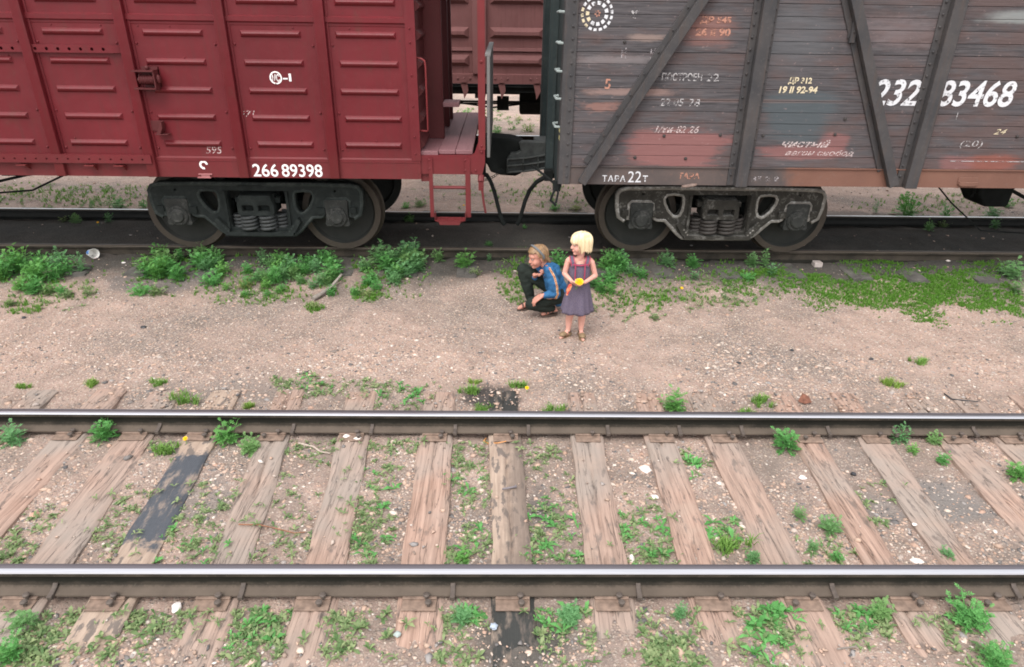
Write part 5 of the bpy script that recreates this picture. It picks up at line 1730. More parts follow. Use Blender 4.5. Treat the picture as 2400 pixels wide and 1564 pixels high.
# ---- ground cover nobody could count: broad-leaved seedlings, grass
def cover(name, label, spots, mat, cat):
    """spots: (x, y, size, kind)"""
    rn = random.Random(len(spots))
    V, F = [], []
    for (x, y, s_, kd) in spots:
        z = -.158 if in_sleeper(x, y) else ground_h(x, y)
        if kd == 'r':
            n = rn.randint(3, 7); a0 = rn.uniform(0, 6.28)
            for i in range(n):
                a = a0 + i * 6.28 / n + rn.uniform(-.3, .3)
                L = s_ * rn.uniform(.5, 1.15); w = L * rn.uniform(.10, .19); el = rn.uniform(.15, 1.2)
                ca, sa = math.cos(a), math.sin(a); ce, se = math.cos(el), math.sin(el)
                b = len(V)
                for t, ww, dz in ((0, .25, 0), (.5, 1.0, .0), (1.0, .08, -.38)):
                    r_ = L * t * ce; zz = L * (t * se + dz * t * .9)
                    V.append((x + ca * r_ - sa * w * ww, y + sa * r_ + ca * w * ww, z + zz + .003)); V.append((x + ca * r_ + sa * w * ww, y + sa * r_ - ca * w * ww, z + zz + .003))
                F.append((b, b + 1, b + 3, b + 2)); F.append((b + 2, b + 3, b + 5, b + 4))
        else:
            n = rn.randint(5, 9) if kd == 'g' else rn.randint(14, 22)
            for i in range(n):
                a = rn.uniform(0, 6.28); L = s_ * rn.uniform(.5, 1.15); lean = rn.uniform(.1, 1.0); w = .0028 + s_ * .012
                ox, oy = x + rn.gauss(0, s_ * .16), y + rn.gauss(0, s_ * .16)
                ca, sa = math.cos(a), math.sin(a)
                b = len(V)
                V += [(ox - sa * w, oy + ca * w, z), (ox + sa * w, oy - ca * w, z),
                      (ox + ca * L * .45 * lean + sa * w * .7, oy + sa * L * .45 * lean - ca * w * .7, z + L * .62), (ox + ca * L * .45 * lean - sa * w * .7, oy + sa * L * .45 * lean + ca * w * .7, z + L * .62),
                      (ox + ca * L * lean, oy + sa * L * lean, z + L * (1 - .35 * lean))]
                F += [(b, b + 1, b + 2, b + 3), (b + 3, b + 2, b + 4)]
    me = bpy.data.meshes.new(name)
    me.from_pydata(V, [], F)
    me.materials.append(mat)
    o = bpy.data.objects.new(name, me)
    COL.objects.link(o)
    tag(o, label, cat, kind="stuff")
    return o
def scatter(n, cx, cy, rx, ry, smin, smax, kd, z=-.17, skip=.85, clump=0.0):
    out = []
    tries = 0
    while len(out) < n and tries < n * 30:
        tries += 1
        a, b = wr.uniform(-1.25, 1.25), wr.uniform(-1.25, 1.25)
        if a * a + b * b > 1.55 or wr.random() < (a * a + b * b) * .45: continue
        x, y = onz(cx + a * rx, cy + b * ry, z)
        if 2.68 < y < 2.91 or 4.30 < y < 4.47: continue
        if in_sleeper(x, y) and wr.random() < skip: continue
        if noise.noise((x * 5.5, y * 5.5, 4.4)) + .5 * noise.noise((x * 14, y * 14, 1.4)) < wr.uniform(-.75, .30): continue
        out.append((x, y, wr.uniform(smin, smax), kd))
    return out
sp = []
for (n, cx, cy, rx, ry) in ((46, 620, 1220, 110, 90), (60, 420, 1240, 130, 90), (30, 275, 1215, 70, 70), (22, 90, 1230, 70, 60), (24, 30, 1300, 50, 30), (48, 850, 1150, 70, 110), (34, 850, 1250, 60, 60), (40, 1100, 1120, 50, 90), (30, 1085, 1270, 55, 60),
                            (34, 1290, 1150, 55, 90), (36, 1290, 1270, 60, 60), (40, 1480, 1240, 75, 70), (20, 1540, 1300, 50, 30), (30, 750, 1030, 70, 40), (26, 930, 1030, 70, 30), (16, 1100, 1040, 40, 30), (14, 1250, 1050, 40, 30), (12, 390, 1050, 40, 25),
                            (30, 720, 905, 70, 25), (34, 830, 915, 90, 25), (24, 950, 925, 80, 25), (10, 660, 890, 20, 12), (12, 1710, 1250, 40, 40), (10, 1620, 1080, 40, 30), (16, 1900, 1300, 80, 30), (10, 2050, 1180, 60, 60)):
    sp += scatter(int(n * 2.0), cx, cy, rx * 1.1, ry * 1.1, .016, .066, 'r')
for (n, cx, cy, rx, ry) in ((70, 560, 1470, 90, 90), (55, 720, 1460, 100, 90), (70, 90, 1450, 110, 80), (40, 60, 1540, 90, 50), (44, 1070, 1480, 60, 80), (50, 1320, 1500, 80, 80), (40, 1590, 1480, 70, 80), (40, 1800, 1450, 70, 80), (30, 1830, 1530, 90, 50), (36, 2020, 1460, 70, 60),
                            (16, 880, 1460, 60, 80), (14, 2280, 1520, 90, 50), (30, 1640, 1540, 80, 40), (14, 2200, 1450, 50, 40), (40, 400, 1420, 90, 50), (30, 250, 1500, 90, 60), (40, 1300, 1400, 60, 20), (30, 1520, 1540, 60, 30)):
    sp += scatter(int(n * 1.55), cx, cy, rx * 1.15, ry * 1.1, .018, .070, 'r', -.18, .8)
for (n, cx, cy, rx, ry) in ((40, 1500, 700, 80, 40), (50, 1620, 690, 110, 35), (60, 1700, 690, 90, 35), (30, 580, 680, 110, 25), (30, 1210, 660, 40, 40), (14, 860, 690, 30, 15), (20, 120, 700, 90, 15), (24, 1450, 690, 50, 30)):
    sp += scatter(n, cx, cy, rx, ry, .04, .075, 'r', -.15)
for (n, cx, cy, rx, ry) in ((120, 150, 460, 200, 30), (40, 270, 478, 70, 12), (60, 2230, 480, 170, 26), (60, 1180, 450, 180, 40), (50, 1330, 470, 90, 22)):
    sp += scatter(n, cx, cy, rx, ry, .05, .10, 'r', -.1)
for (n, cx, cy, rx, ry) in ((90, 1180, 290, 90, 22), (50, 1110, 265, 60, 14)):
    sp += scatter(n, cx, cy, rx, ry, .08, .16, 'r', -.12)
cover("ground_cover", "low broad-leaved seedlings scattered between the sleepers and over the earth", sp, M_BROAD, "ground cover")
# a bright lighter generation of the same seedlings
sp = []
for (n, cx, cy, rx, ry) in ((16, 850, 1180, 70, 110), (12, 1090, 1180, 50, 110), (26, 1290, 1250, 60, 80), (22, 1500, 1250, 60, 70), (16, 960, 925, 80, 22), (12, 760, 905, 60, 22), (12, 1700, 1240, 36, 30), (8, 1620, 1090, 20, 20), (22, 1840, 1420, 60, 50), (20, 1800, 1500, 60, 50), (14, 1320, 1430, 60, 40), (10, 1085, 1420, 40, 30), (14, 2010, 1430, 40, 40), (16, 600, 1460, 80, 70), (12, 450, 1280, 90, 50)):
    sp += scatter(int(n * .9), cx, cy, rx, ry, .04, .095, 'r')
cover("ground_cover", "taller fresh green seedlings sprouting between the sleepers", sp, M_WEED, "ground cover")
# grass
sp = []
poly = [(2.9, 7.35), (3.45, 7.70), (4.55, 8.00), (5.9, 8.02), (6.3, 7.80), (6.0, 7.05), (5.25, 6.78), (4.6, 6.72), (4.0, 6.9), (3.3, 7.25), (3.1, 7.6)]
def inside(x, y):
    c_ = False; j = len(poly) - 1
    for i in range(len(poly)):
        if (poly[i][1] > y) != (poly[j][1] > y) and x < (poly[j][0] - poly[i][0]) * (y - poly[i][1]) / (poly[j][1] - poly[i][1]) + poly[i][0]: c_ = not c_
        j = i
    return c_
def edge_dist(x, y):
    best = 9
    for a, b in zip(poly, poly[1:] + poly[:1]):
        dx, dy = b[0] - a[0], b[1] - a[1]
        t = max(0, min(1, ((x - a[0]) * dx + (y - a[1]) * dy) / (dx * dx + dy * dy)))
        best = min(best, math.hypot(x - a[0] - dx * t, y - a[1] - dy * t))
    return best if inside(x, y) else -best
while len(sp) < 7000:
    x, y = wr.uniform(1.6, 7.0), wr.uniform(6.3, 8.1)
    q = noise.noise((x * 1.3, y * 1.9, 8.8)) + .7 * noise.noise((x * 4, y * 5, 2.8)) + .5 * noise.noise((x * 11, y * 13, 4.8))
    e_ = edge_dist(x, y)
    pr_ = .55 + e_ / .55
    if wr.uniform(0, 1) < pr_ + q * .9 - .35 and e_ > -.45:
        sp.append((x, y, wr.uniform(.016, .046) * (1.0 if e_ > .1 else .8), 'g'))
for (n, cx, cy, rx, ry) in ((160, 110, 665, 120, 40), (120, 380, 650, 80, 40), (260, 620, 660, 180, 40), (160, 900, 660, 90, 40), (120, 1440, 660, 70, 40), (90, 1640, 650, 120, 30), (260, 1215, 660, 45, 42), (120, 1480, 700, 80, 25), (120, 1560, 690, 70, 25), (70, 580, 690, 120, 18), (60, 860, 690, 30, 14), (60, 45, 715, 50, 12), (50, 735, 720, 20, 8), (160, 1720, 680, 110, 30)):
    sp += scatter(n, cx, cy, rx, ry, .03, .06, 'g', -.16)
for (n, cx, cy, rx, ry) in ((300, 180, 455, 200, 30), (120, 2200, 480, 180, 26), (80, 1280, 455, 140, 30)):
    sp += scatter(n, cx, cy, rx, ry, .04, .08, 'g', -.1)
cover("grass", "short green grass in a patch on the right and in thin tufts beside the track", sp, M_GRASS, "grass")
GT = "grass tufts"
tufts = [(2158, 850, .07, "grass tuft alone on bare gravel near the right"), (2088, 905, .075, "grass tuft on gravel closer to the far rail, at right"), (1775, 945, .08, "grass tuft behind the far rail right of the dark bushy weed"), (1752, 965, .06, "pale tuft against the far rail's back edge at right"),
         (1215, 905, .075, "grass tuft beside the yellow dandelion behind the far rail"), (1100, 920, .085, "broad grass tuft left of the black oil spot behind the far rail"), (1297, 962, .07, "flat tuft touching the far rail's back at centre"), (1130, 958, .06, "small tuft at the lower edge of the black oil spot"),
         (215, 900, .065, "grass tuft on the gravel at left behind the far rail"), (435, 940, .10, "largest grass tuft at left behind the far rail"), (370, 900, .06, "small leafy tuft at left between two half-buried sleeper ends"), (590, 950, .055, "low tuft against the far rail behind the tall leafy weed"),
         (385, 1055, .085, "yellow-green grass tuft left of the tar-black sleeper"), (1112, 897, .045, "tiny tuft above the broad one left of the oil spot"), (57, 905, .05, "tiny dark tuft at the far left behind the far rail"), (1720, 1285, .10, "bright grass tuft between the rails left of the wide scuffed sleeper")]
for (px, py, s_, lab) in tufts:
    x, y = onz(px, py, -.18)
    o = cover("grass_tuft", lab, [(x + wr.gauss(0, s_ * .6), y + wr.gauss(0, s_ * .35), s_ * wr.uniform(.7, 1.1), 't') for _ in range(9)], M_TUFT, "grass tuft")
    del o["kind"]; o["group"] = GT
# ================================================================== PEOPLE
def skin_mat(name, a, b):
    k = NT(name)
    n = k.noise(14, 4)
    k.set(k.mix(n, a, b), 0.55, 0, None, spec=.35)
    k.bsdf.inputs["Subsurface Weight"].default_value = 0.12
    k.bsdf.inputs["Subsurface Radius"].default_value = (0.012, 0.005, 0.003)
    return k.mat
M_SKIN = skin_mat("skin", (0.56, 0.275, 0.215), (0.64, 0.345, 0.275))
M_SKIN2 = skin_mat("tanned_skin", (0.46, 0.205, 0.150), (0.54, 0.26, 0.195))
M_LIP = simple("lip", (0.42, 0.135, 0.115), .5, .1, 30)
M_EYEW = simple("eye_white", (0.30, 0.24, 0.22), .3, .05, 30)
M_EYED = simple("eye_iris", (0.06, 0.08, 0.10), .2, .1, 30)
M_BROW = simple("brow_hair", (0.25, 0.14, 0.07), .8, .2, 60)
def hair_mat(name, a, b):
    k = NT(name)
    n = k.noise(30, 4, .6, vec=k.scale(k.pos(), (1.6, 1.6, .12)), dist=.2)
    k.set(k.mix(k.ramp(n, [(.3, 0.0), (.7, 1.0)]), a, b), .45, 0, n, .4, .004, .5)
    return k.mat
M_BLOND = hair_mat("pale_blond_hair", (0.52, 0.37, 0.19), (0.86, 0.72, 0.49))
M_GINGER = hair_mat("light_brown_hair", (0.125, 0.072, 0.034), (0.34, 0.205, 0.105))

class Frame:
    """head frame: f forward, s to the head's left, u up."""
    def __init__(s, c, yaw, pitch, roll=0.0, sc=1.0):
        f = Vector((math.cos(yaw) * math.cos(pitch), math.sin(yaw) * math.cos(pitch), math.sin(pitch)))
        up = Vector((0, 0, 1)); l = up.cross(f).normalized(); u = f.cross(l)
        q = Matrix.Rotation(roll, 3, f)
        s.f, s.l, s.u = f, q @ l, q @ u
        s.c, s.sc = Vector(c), sc
        s.M = Matrix((s.f, s.l, s.u)).transposed()
    def p(s, a, b, c):
        return s.c + (s.f * a + s.l * b + s.u * c) * s.sc
    def ell(s, mb, c, r, n=14, m=10):
        e = s.M.to_euler()
        mb.ell(s.p(*c), tuple(v * s.sc for v in r), rot=e, nu=n, nv=m)

def head_pieces(mb, F):
    F.ell(mb, (-.012, 0, .028), (.084, .070, .080), 20, 14)
    F.ell(mb, (.022, 0, -.028), (.056, .056, .068), 16, 12)
    F.ell(mb, (.026, 0, -.062), (.046, .043, .038))
    F.ell(mb, (.054, 0, -.084), (.021, .023, .017))
    for q in (-1, 1):
        F.ell(mb, (.047, q * .031, -.038), (.026, .024, .028))
        F.ell(mb, (-.012, q * .070, -.016), (.017, .009, .027))
        F.ell(mb, (.060, q * .026, .017), (.016, .022, .009))
    F.ell(mb, (.052, 0, .025), (.030, .048, .030))
    mb.cap(F.p(.074, 0, .004), F.p(.090, 0, -.027), .008 * F.sc, .0105 * F.sc)
    F.ell(mb, (.083, .009, -.029), (.009, .007, .006), 8, 6); F.ell(mb, (.083, -.009, -.029), (.009, .007, .006), 8, 6)
    F.ell(mb, (.076, 0, -.051), (.011, .019, .0065), 10, 6); F.ell(mb, (.074, 0, -.061), (.011, .016, .007), 10, 6)

def face_parts(F, parent, org):
    for q in (-1, 1):
        mw = MB()
        mw.tube([F.p(.066, q * .012, .017), F.p(.070, q * .024, .021), F.p(.060, q * .040, .017)], [.003 * F.sc, .004 * F.sc, .002 * F.sc], 6)
        shift(mw, org)
        mw.build("eyebrow", M_BROW, parent, smooth=60)
        me = MB()
        F.ell(me, (.067, q * .027, .000), (.0095, .0105, .0065), 12, 8)
        n0 = len(me.f)
        F.ell(me, (.0735, q * .027 - .003, .000), (.0048, .0058, .0055), 10, 6)
        for i in range(n0, len(me.f)): me.m[i] = 1
        me.v = [tuple(Vector(v) + Vector(org)) for v in me.v]
        me.build("eye", [M_EYEW, M_EYED], parent, smooth=60)

def hair_shell(F, front, side, back, seed, thick=.012, flare=.0, open_=.72):
    """closed shell of hair: bottom edge height (head frame u) as a function of the direction round the head."""
    mb = MB()
    na, nt = 96, 18
    def bottom(a):
        x = abs(a)
        def sm(t): t = max(0, min(1, t)); return t * t * (3 - 2 * t)
        if x < open_ + .33: return front + (side - front) * sm((x - open_) / .30) * 1.0
        return side + (back - side) * sm((x - open_ - .33) / 1.2)
    ring = []
    for layer in (0, 1):
        for i in range(na):
            a = -math.pi + 2 * math.pi * i / na
            zb = bottom(a) + .010 * noise.noise((a * 5, seed, 0)) + .010 * noise.noise((a * 18, seed, 3))
            for j in range(nt + 1):
                t = j / nt
                z = .122 + (zb - .122) * (t ** .8)
                w = max(0.0, 1 - max(0.0, (z - .028) / .094) ** 2)
                fr, sr = .098, .084
                r = math.sqrt(w) if z > .028 else 1.0
                cut = 1.0
                if z < .028:
                    cut = 1.0 + flare * (.028 - z) / .1
                rip = 1 + .020 * noise.noise((a * 12, z * 4, seed)) + .012 * noise.noise((a * 34, z * 3, seed + 5))
                k_ = (1 - layer * thick / .09)
                zz = z - layer * thick * (.9 if z > .06 else .2)
                ring.append(F.p(-.012 + math.cos(a) * fr * r * cut * rip * k_ + (0.004 if abs(a) < 1 else 0), math.sin(a) * sr * r * cut * rip * k_, zz))
    n1 = nt + 1
    off = na * n1
    fs = []
    for i in range(na):
        i2 = (i + 1) % na
        for j in range(nt):
            fs.append((i * n1 + j, i2 * n1 + j, i2 * n1 + j + 1, i * n1 + j + 1))
            fs.append((off + i * n1 + j, off + i * n1 + j + 1, off + i2 * n1 + j + 1, off + i2 * n1 + j))
        fs.append((i * n1 + nt, i2 * n1 + nt, off + i2 * n1 + nt, off + i * n1 + nt))
    mb.add(ring, fs)
    return mb

def strands(mb, F, n, a0, a1, zb, seed, fringe=True):
    """loose locks lying over the shell, of uneven length."""
    r_ = random.Random(seed)
    for i in range(n):
        a = r_.uniform(a0, a1) * r_.choice((-1, 1)) if i > n // 4 or not fringe else r_.uniform(-a0, a0)
        front = abs(a) < a0
        z0 = r_.uniform(.06, .11); z1 = (zb + r_.uniform(-.016, .020)) if not front else r_.uniform(.006, .030)
        pts, rr = [], []
        dr = r_.uniform(-.002, .004)
        for j in range(8):
            t = j / 7
            z = z0 + (z1 - z0) * t
            w = max(0.0, 1 - max(0.0, (z - .028) / .094) ** 2)
            r = math.sqrt(w) if z > .028 else 1 - .07 * (.028 - z) / .1
            aa = a + .05 * math.sin(t * 3 + i)
            pts.append(F.p(-.012 + math.cos(aa) * (.0985 + dr) * r, math.sin(aa) * (.0845 + dr) * r, z))
            rr.append((.0048 * math.sin(math.pi * min(.97, .12 + .85 * t)) + .0012) * F.sc)
        mb.tube(pts, rr, 5)

def hand(mb, wrist, d, nrm, side, L=.125, curl=.5, spread=.08):
    """d: direction wrist->knuckles, nrm: the way the palm faces, side: +1/-1 which side the thumb leaves."""
    w = Vector(wrist); d = Vector(d).normalized(); nrm = Vector(nrm); nrm = (nrm - d * nrm.dot(d)).normalized()
    l = d.cross(nrm).normalized() * side
    r = L * .062
    palm = L * .50
    for i, (o, fl) in enumerate(((.30, .40), (.10, .46), (-.10, .43), (-.29, .33))):
        k0 = w + l * (o * L * .55)
        k1 = w + d * palm * (1 - .05 * abs(i - 1)) + l * (o * L * .75)
        mb.cap(k0, k1, r * 1.35, r * 1.25, 8)
        p = k1; dd = (d + l * (o * spread * 2)).normalized(); ax = dd.cross(nrm).normalized()
        for q, sg in enumerate((.45, .32, .25)):
            dd = (Matrix.Rotation(curl * (.7 + .25 * q), 3, ax) @ dd).normalized()
            p2 = p + dd * (fl * L * sg * 1.15)
            mb.cap(p, p2, r * (1.08 - .1 * q), r * (.98 - .1 * q), 8)
            p = p2
    t0 = w + d * palm * .25 + l * L * .17
    dd = (d * .62 + l * .72 + nrm * .25).normalized()
    t1 = t0 + dd * L * .22
    t2 = t1 + (dd * .6 + d * .6 + nrm * .25).normalized() * L * .17
    mb.cap(t0, t1, r * 1.45, r * 1.2, 8); mb.cap(t1, t2, r * 1.15, r * .95, 8)

def crumple(me, fn):
    """small cloth folds along the surface normals"""
    nn = [Vector(v.normal) for v in me.vertices]
    co = [v.co + n * fn(v.co) for v, n in zip(me.vertices, nn)]
    me.vertices.foreach_set("co", [q for p in co for q in p])
    me.update()
def shift(mb, org):
    mb.v = [tuple(Vector(v) + Vector(org)) for v in mb.v]
def tint(me, test, idx):
    for p in me.polygons:
        if test(p.center): p.material_index = idx

# ------------------------------------------------------------------ the standing girl
gx_, gy_ = 0.745, 6.18
gz_ = ground_h(gx_, gy_) + .004
girl = thing("person", "small blond girl standing in a purple-grey pinafore dress, holding a yellow flower, looking left", "person", (gx_, gy_, gz_), "children on the gravel")
F = Frame((.008, .0, .992), math.radians(197), -.05, .05, 1.04)
mb = MB()
head_pieces(mb, F)
mb.cap((.010, .012, .84), F.p(-.02, 0, -.05), .036, .033)
mb.ell((.012, .015, .72), (.088, .062, .13)); mb.ell((.012, .012, .56), (.090, .068, .09)); mb.ell((.012, .012, .48), (.092, .068, .07))
mb.cap((-.085, .012, .822), (.110, .016, .812), .036, .036)
RS, RE, RW = (-.100, .012, .815), (-.132, .005, .685), (-.062, -.105, .640)     # the arm on the left of the picture
LS, LE, LW = (.128, .014, .800), (.172, .010, .665), (.055, -.105, .636)
mb.cap(RS, RE, .031, .026); mb.cap(RE, RW, .026, .018)
mb.cap(LS, LE, .031, .026); mb.cap(LE, LW, .026, .018)
hand(mb, RW, (.75, -.35, -.30), (.55, .55, .6), -1, .118, .75)
hand(mb, LW, (-.93, -.30, .02), (.1, .25, .95), -1, .118, .55)
for (hp, kn, an) in (((-.042, .01, .46), (-.052, .0, .285), (-.066, .012, .060)), ((.062, .01, .46), (.068, -.004, .285), (.066, .012, .060))):
    mb.cap(hp, kn, .056, .040); mb.cap(kn, (kn[0] * .4 + an[0] * .6, an[1] + .012, .185), .038, .038); mb.cap((kn[0] * .4 + an[0] * .6, an[1] + .012, .185), an, .037, .023)
RT, LT = Vector((-.145, -.058, .016)), Vector((.078, -.105, .016))
for an, toe in (((-.066, .012, .060), RT), ((.066, .012, .060), LT)):
    an = Vector(an)
    mb.cap(an + Vector((0, .012, -.036)), an * .45 + toe * .55 + Vector((0, 0, .004)), .022, .024); mb.cap(an * .45 + toe * .55, toe, .023, .016)
    mb.cap(an, an * .6 + toe * .4, .024, .024)
me = remesh_blob(mb, .0042, 5)
body = link_mesh("body", me, [M_SKIN, M_LIP], girl)
tint(me, lambda c: (c - F.p(.088, 0, -.056)).length < .0155 * F.sc and abs((c - F.c).dot(F.u) / F.sc + .056) < .0085, 1)
face_parts(F, girl, girl.location)
hb = hair_shell(F, .024, -.054, -.068, 3.3, .014, -.07, .92); strands(hb, F, 150, .95, 3.1, -.068, 5); shift(hb, girl.location)
hb.build("hair", M_BLOND, girl, smooth=70)
# dress
k = NT("purple_grey_print")
v_ = k.voro(150, out="Distance"); n = k.noise(9, 4)
c = k.mix(k.ramp(v_, [(.2, 0.0), (.55, 1.0)]), (0.062, 0.050, 0.092), (0.135, 0.112, 0.150))
M_DRESS = k.set(k.mix(k.m('MULTIPLY', n, .35), c, (0.07, 0.052, 0.07)), .85, 0, k.noise(40, 4), .3, .004, .2)
M_REDTRIM = simple("red_trim", (0.33, 0.035, 0.075), .7, .15, 40)
db = MB()
rings = [(.288, .006, -.006, .150, .116, .13), (.31, .006, -.006, .148, .115, .125), (.40, .008, -.002, .132, .104, .10), (.50, .010, .004, .115, .094, .06), (.58, .011, .008, .104, .085, .012), (.635, .012, .010, .098, .080, .0), (.66, .012, .012, .100, .079, .0),
         (.70, .012, .013, .102, .079, .0), (.74, .012, .014, .100, .075, .0), (.775, .012, .015, .092, .068, .0), (.800, .012, .015, .080, .058, .0)]
na = 72
vs, fs = [], []
for (z, cx, cy, rx, ry, rp) in rings:
    for i in range(na):
        a = 2 * math.pi * i / na
        q = 1 + rp * (math.sin(a * 9 + z * 3) * .75 + .6 * math.sin(a * 5 + 1.3))
        vs.append((cx + rx * q * math.cos(a), cy + ry * q * math.sin(a), z + (.006 * math.sin(a * 9) if z < .3 else 0)))
for r_ in range(len(rings) - 1):
    for i in range(na):
        fs.append((r_ * na + i, r_ * na + (i + 1) % na, (r_ + 1) * na + (i + 1) % na, (r_ + 1) * na + i))
db.add(vs, fs)
# bib with square neck and shoulder straps
def band(mb, pts, w, t, mi=0):
    for a, b in zip(pts, pts[1:]):
        mb.beam(a, Vector(b) + (Vector(b) - Vector(a)).normalized() * .003, w, t, up=(0, -1, .3), mi=mi)
for (x0, x1) in ((-.062, -.070), (.078, .088)):
    path = [(x0 * .9, -.052, .785), (x0, -.046, .818), (x1, -.022, .849), (x1, .012, .858), (x1, .045, .845), (x0, .066, .80)]
    band(db, path, .034, .010, 0)
    for s_ in (-.018, .018):
        band(db, [(p[0] + s_, p[1] - .003, p[2] + .002) for p in path], .0035, .010, 1)
band(db, [(-.060, -.053, .800), (.012, -.060, .792), (.076, -.054, .800)], .006, .010, 1)
db.box(-.05, .07, -.052, -.040, .77, .795, 0)
for xs_ in (-.036, .056):
    band(db, [(xs_, -.058, .795), (xs_ + .001, -.068, .755), (xs_, -.071, .70), (xs_, -.072, .665)], .0045, .006, 1)
shift(db, girl.location)
dr = db.build("dress", [M_DRESS, M_REDTRIM], girl, smooth=70, fix=True)
sol = dr.modifiers.new("thick", 'SOLIDIFY'); sol.thickness = .004; sol.offset = 1
# sandals
M_SANDAL = simple("tan_sandal", (0.20, 0.135, 0.075), .7, .3, 30)
M_STRAP = simple("dark_strap", (0.075, 0.05, 0.035), .6, .3, 30)
for an, toe in (((-.066, .012, .060), RT), ((.066, .012, .060), LT)):
    an = Vector(an); ms = MB()
    d = (toe - an); d.z = 0; d.normalize(); s_ = Vector((-d.y, d.x, 0))
    c0 = an + Vector((0, .0, 0)) - d * .028; c1 = toe + d * .014
    out = []
    for i in range(16):
        t = i / 16 * 2 * math.pi
        m_ = (c0 + c1) / 2
        p = m_ + d * ((c1 - c0).length / 2) * math.cos(t) + s_ * (.030 + .005 * math.cos(t)) * math.sin(t)
        out.append((p.x, p.y))
    ms.prism(out, 'z', -.006, .010)
    m2 = MB()
    ms.ell(an * .35 + toe * .65 + Vector((0, 0, .012)), (.050, .034, .026), rot=(0, 0, math.atan2(d.y, d.x)), nu=14, nv=8)
    ms.ell(an - d * .012 + Vector((0, 0, -.036)), (.034, .031, .026), rot=(0, 0, math.atan2(d.y, d.x)), nu=14, nv=8)
    n0 = len(ms.f)
    ms.tube([an + Vector((.027 * math.cos(t), .027 * math.sin(t), -.002)) for t in [i * math.pi / 8 for i in range(16)]], .0055, 6, closed=True)
    for i in range(n0, len(ms.f)): ms.m[i] = 1
    shift(ms, girl.location)
    ms.build("sandal", [M_SANDAL, M_STRAP], girl, smooth=50)
# what she holds
M_YEL = simple("dandelion_yellow", (0.85, 0.50, 0.005), .6, .15, 60)
M_STALK = simple("green_stalk", (0.10, 0.25, 0.05), .6, .2, 30)
def dandelion(mb, c, r, tilt=(0, -.7, .7)):
    c = Vector(c); n = Vector(tilt).normalized(); a = n.orthogonal().normalized(); b = n.cross(a)
    for ringi, (k_, m_) in enumerate(((1.0, 16), (.78, 14), (.5, 10), (.25, 6))):
        for i in range(m_):
            t = 2 * math.pi * (i + .5 * (ringi % 2)) / m_
            o = a * math.cos(t) + b * math.sin(t); s_ = n.cross(o)
            base = c + n * r * .12 * ringi; tip = c + o * r * k_ + n * r * (.15 + .22 * ringi); w = r * .16
            mb.add([base + s_ * w * .4, base - s_ * w * .4, tip - s_ * w - o * r * .04, tip + o * r * .05, tip + s_ * w - o * r * .04], [(0, 1, 2, 3, 4)])
    mb.ell(c - n * r * .1, r * .32, nu=8, nv=5)
fl = MB()
dandelion(fl, (gx_ + .004, gy_ - .150, gz_ + .660), .036, (-.1, -.75, .65))
dandelion(fl, (gx_ - .016, gy_ - .146, gz_ + .664), .028, (-.5, -.6, .6))
n0 = len(fl.f)
fl.tube([(gx_ + .004, gy_ - .140, gz_ + .650), (gx_ - .010, gy_ - .125, gz_ + .610), (gx_ - .030, gy_ - .115, gz_ + .570)], .003, 5)
for i in range(n0, len(fl.f)): fl.m[i] = 1
o = fl.build("flower", [M_YEL, M_STALK], None, smooth=0, org=(gx_, gy_ - .14, gz_ + .6), fix=False)
tag(o, "yellow dandelion bloom held in the girl's hands at her waist", "flower", "yellow dandelions")
wp = MB()
k = NT("red_orange_wrapper"); n = k.noise(22, 4)
M_WRAP = k.set(k.mix(k.ramp(n, [(.42, 0.0), (.58, 1.0)]), (0.55, 0.045, 0.04), (0.75, 0.32, 0.16)), .35, 0, n, .3, .005)
wvs = []
for j in range(9):
    t = j / 8
    for i in range(10):
        a = 2 * math.pi * i / 10
        w = .009 + .011 * math.sin(math.pi * min(1, t * 1.1 + .1)) 
        wvs.append((gx_ - .082 - .030 * t + w * math.cos(a) * (1 + .2 * math.sin(5 * a + 9 * t)), gy_ - .138 + .010 * math.sin(a), gz_ + .632 - .115 * t))
wp.add(wvs, [(j * 10 + i, j * 10 + (i + 1) % 10, (j + 1) * 10 + (i + 1) % 10, (j + 1) * 10 + i) for j in range(8) for i in range(10)] + [tuple(range(10)), tuple(range(80, 90))])
o = wp.build("wrapper", M_WRAP, None, smooth=50, org=(gx_ - .09, gy_ - .138, gz_ + .58))
tag(o, "crumpled red and orange wrapper hanging from the girl's right hand", "wrapper")

# ------------------------------------------------------------------ the crouching child
cx_, cy_ = 0.395, 6.72
cz_ = ground_h(cx_, cy_) + .004
kid = thing("person", "crouching child in a blue striped jacket and dark trousers with a grey headband", "person", (cx_, cy_, cz_), "children on the gravel")
F2 = Frame((-.022, -.005, .632), math.radians(206), -.18, .06, 1.11)
HIPN, HIPF = Vector((.190, -.085, .225)), Vector((.185, .085, .235))
KN, KF = Vector((-.075, -.150, .155)), Vector((-.165, .090, .455))
AN, AF = Vector((.165, -.075, .070)), Vector((-.070, .085, .080))
TN, TF = Vector((.045, -.115, .022)), Vector((-.205, .040, .022))
SHN, SHF = Vector((.105, -.120, .520)), Vector((.075, .120, .520))
ELN, WRN = Vector((.165, -.185, .285)), Vector((.020, -.215, .278))
ELF, WRF = Vector((-.030, .090, .350)), Vector((-.050, -.030, .440))
mb = MB()
head_pieces(mb, F2)
mb.cap((.085, .0, .525), F2.p(-.028, 0, -.055), .046, .041)
mb.cap((.200, 0, .25), (.115, 0, .47), .095, .088)
mb.cap(SHN, SHF, .045, .045)
mb.cap(SHN, ELN, .040, .033); mb.cap(ELN, WRN, .033, .023)
mb.cap(SHF, ELF, .040, .033); mb.cap(ELF, WRF, .033, .023)
hand(mb, WRN, (-.85, -.05, -.62), (-.3, .1, -.95), -1, .155, .42)
hand(mb, WRF, (.82, -.35, .15), (-.2, .2, .95), 1, .150, 1.0)
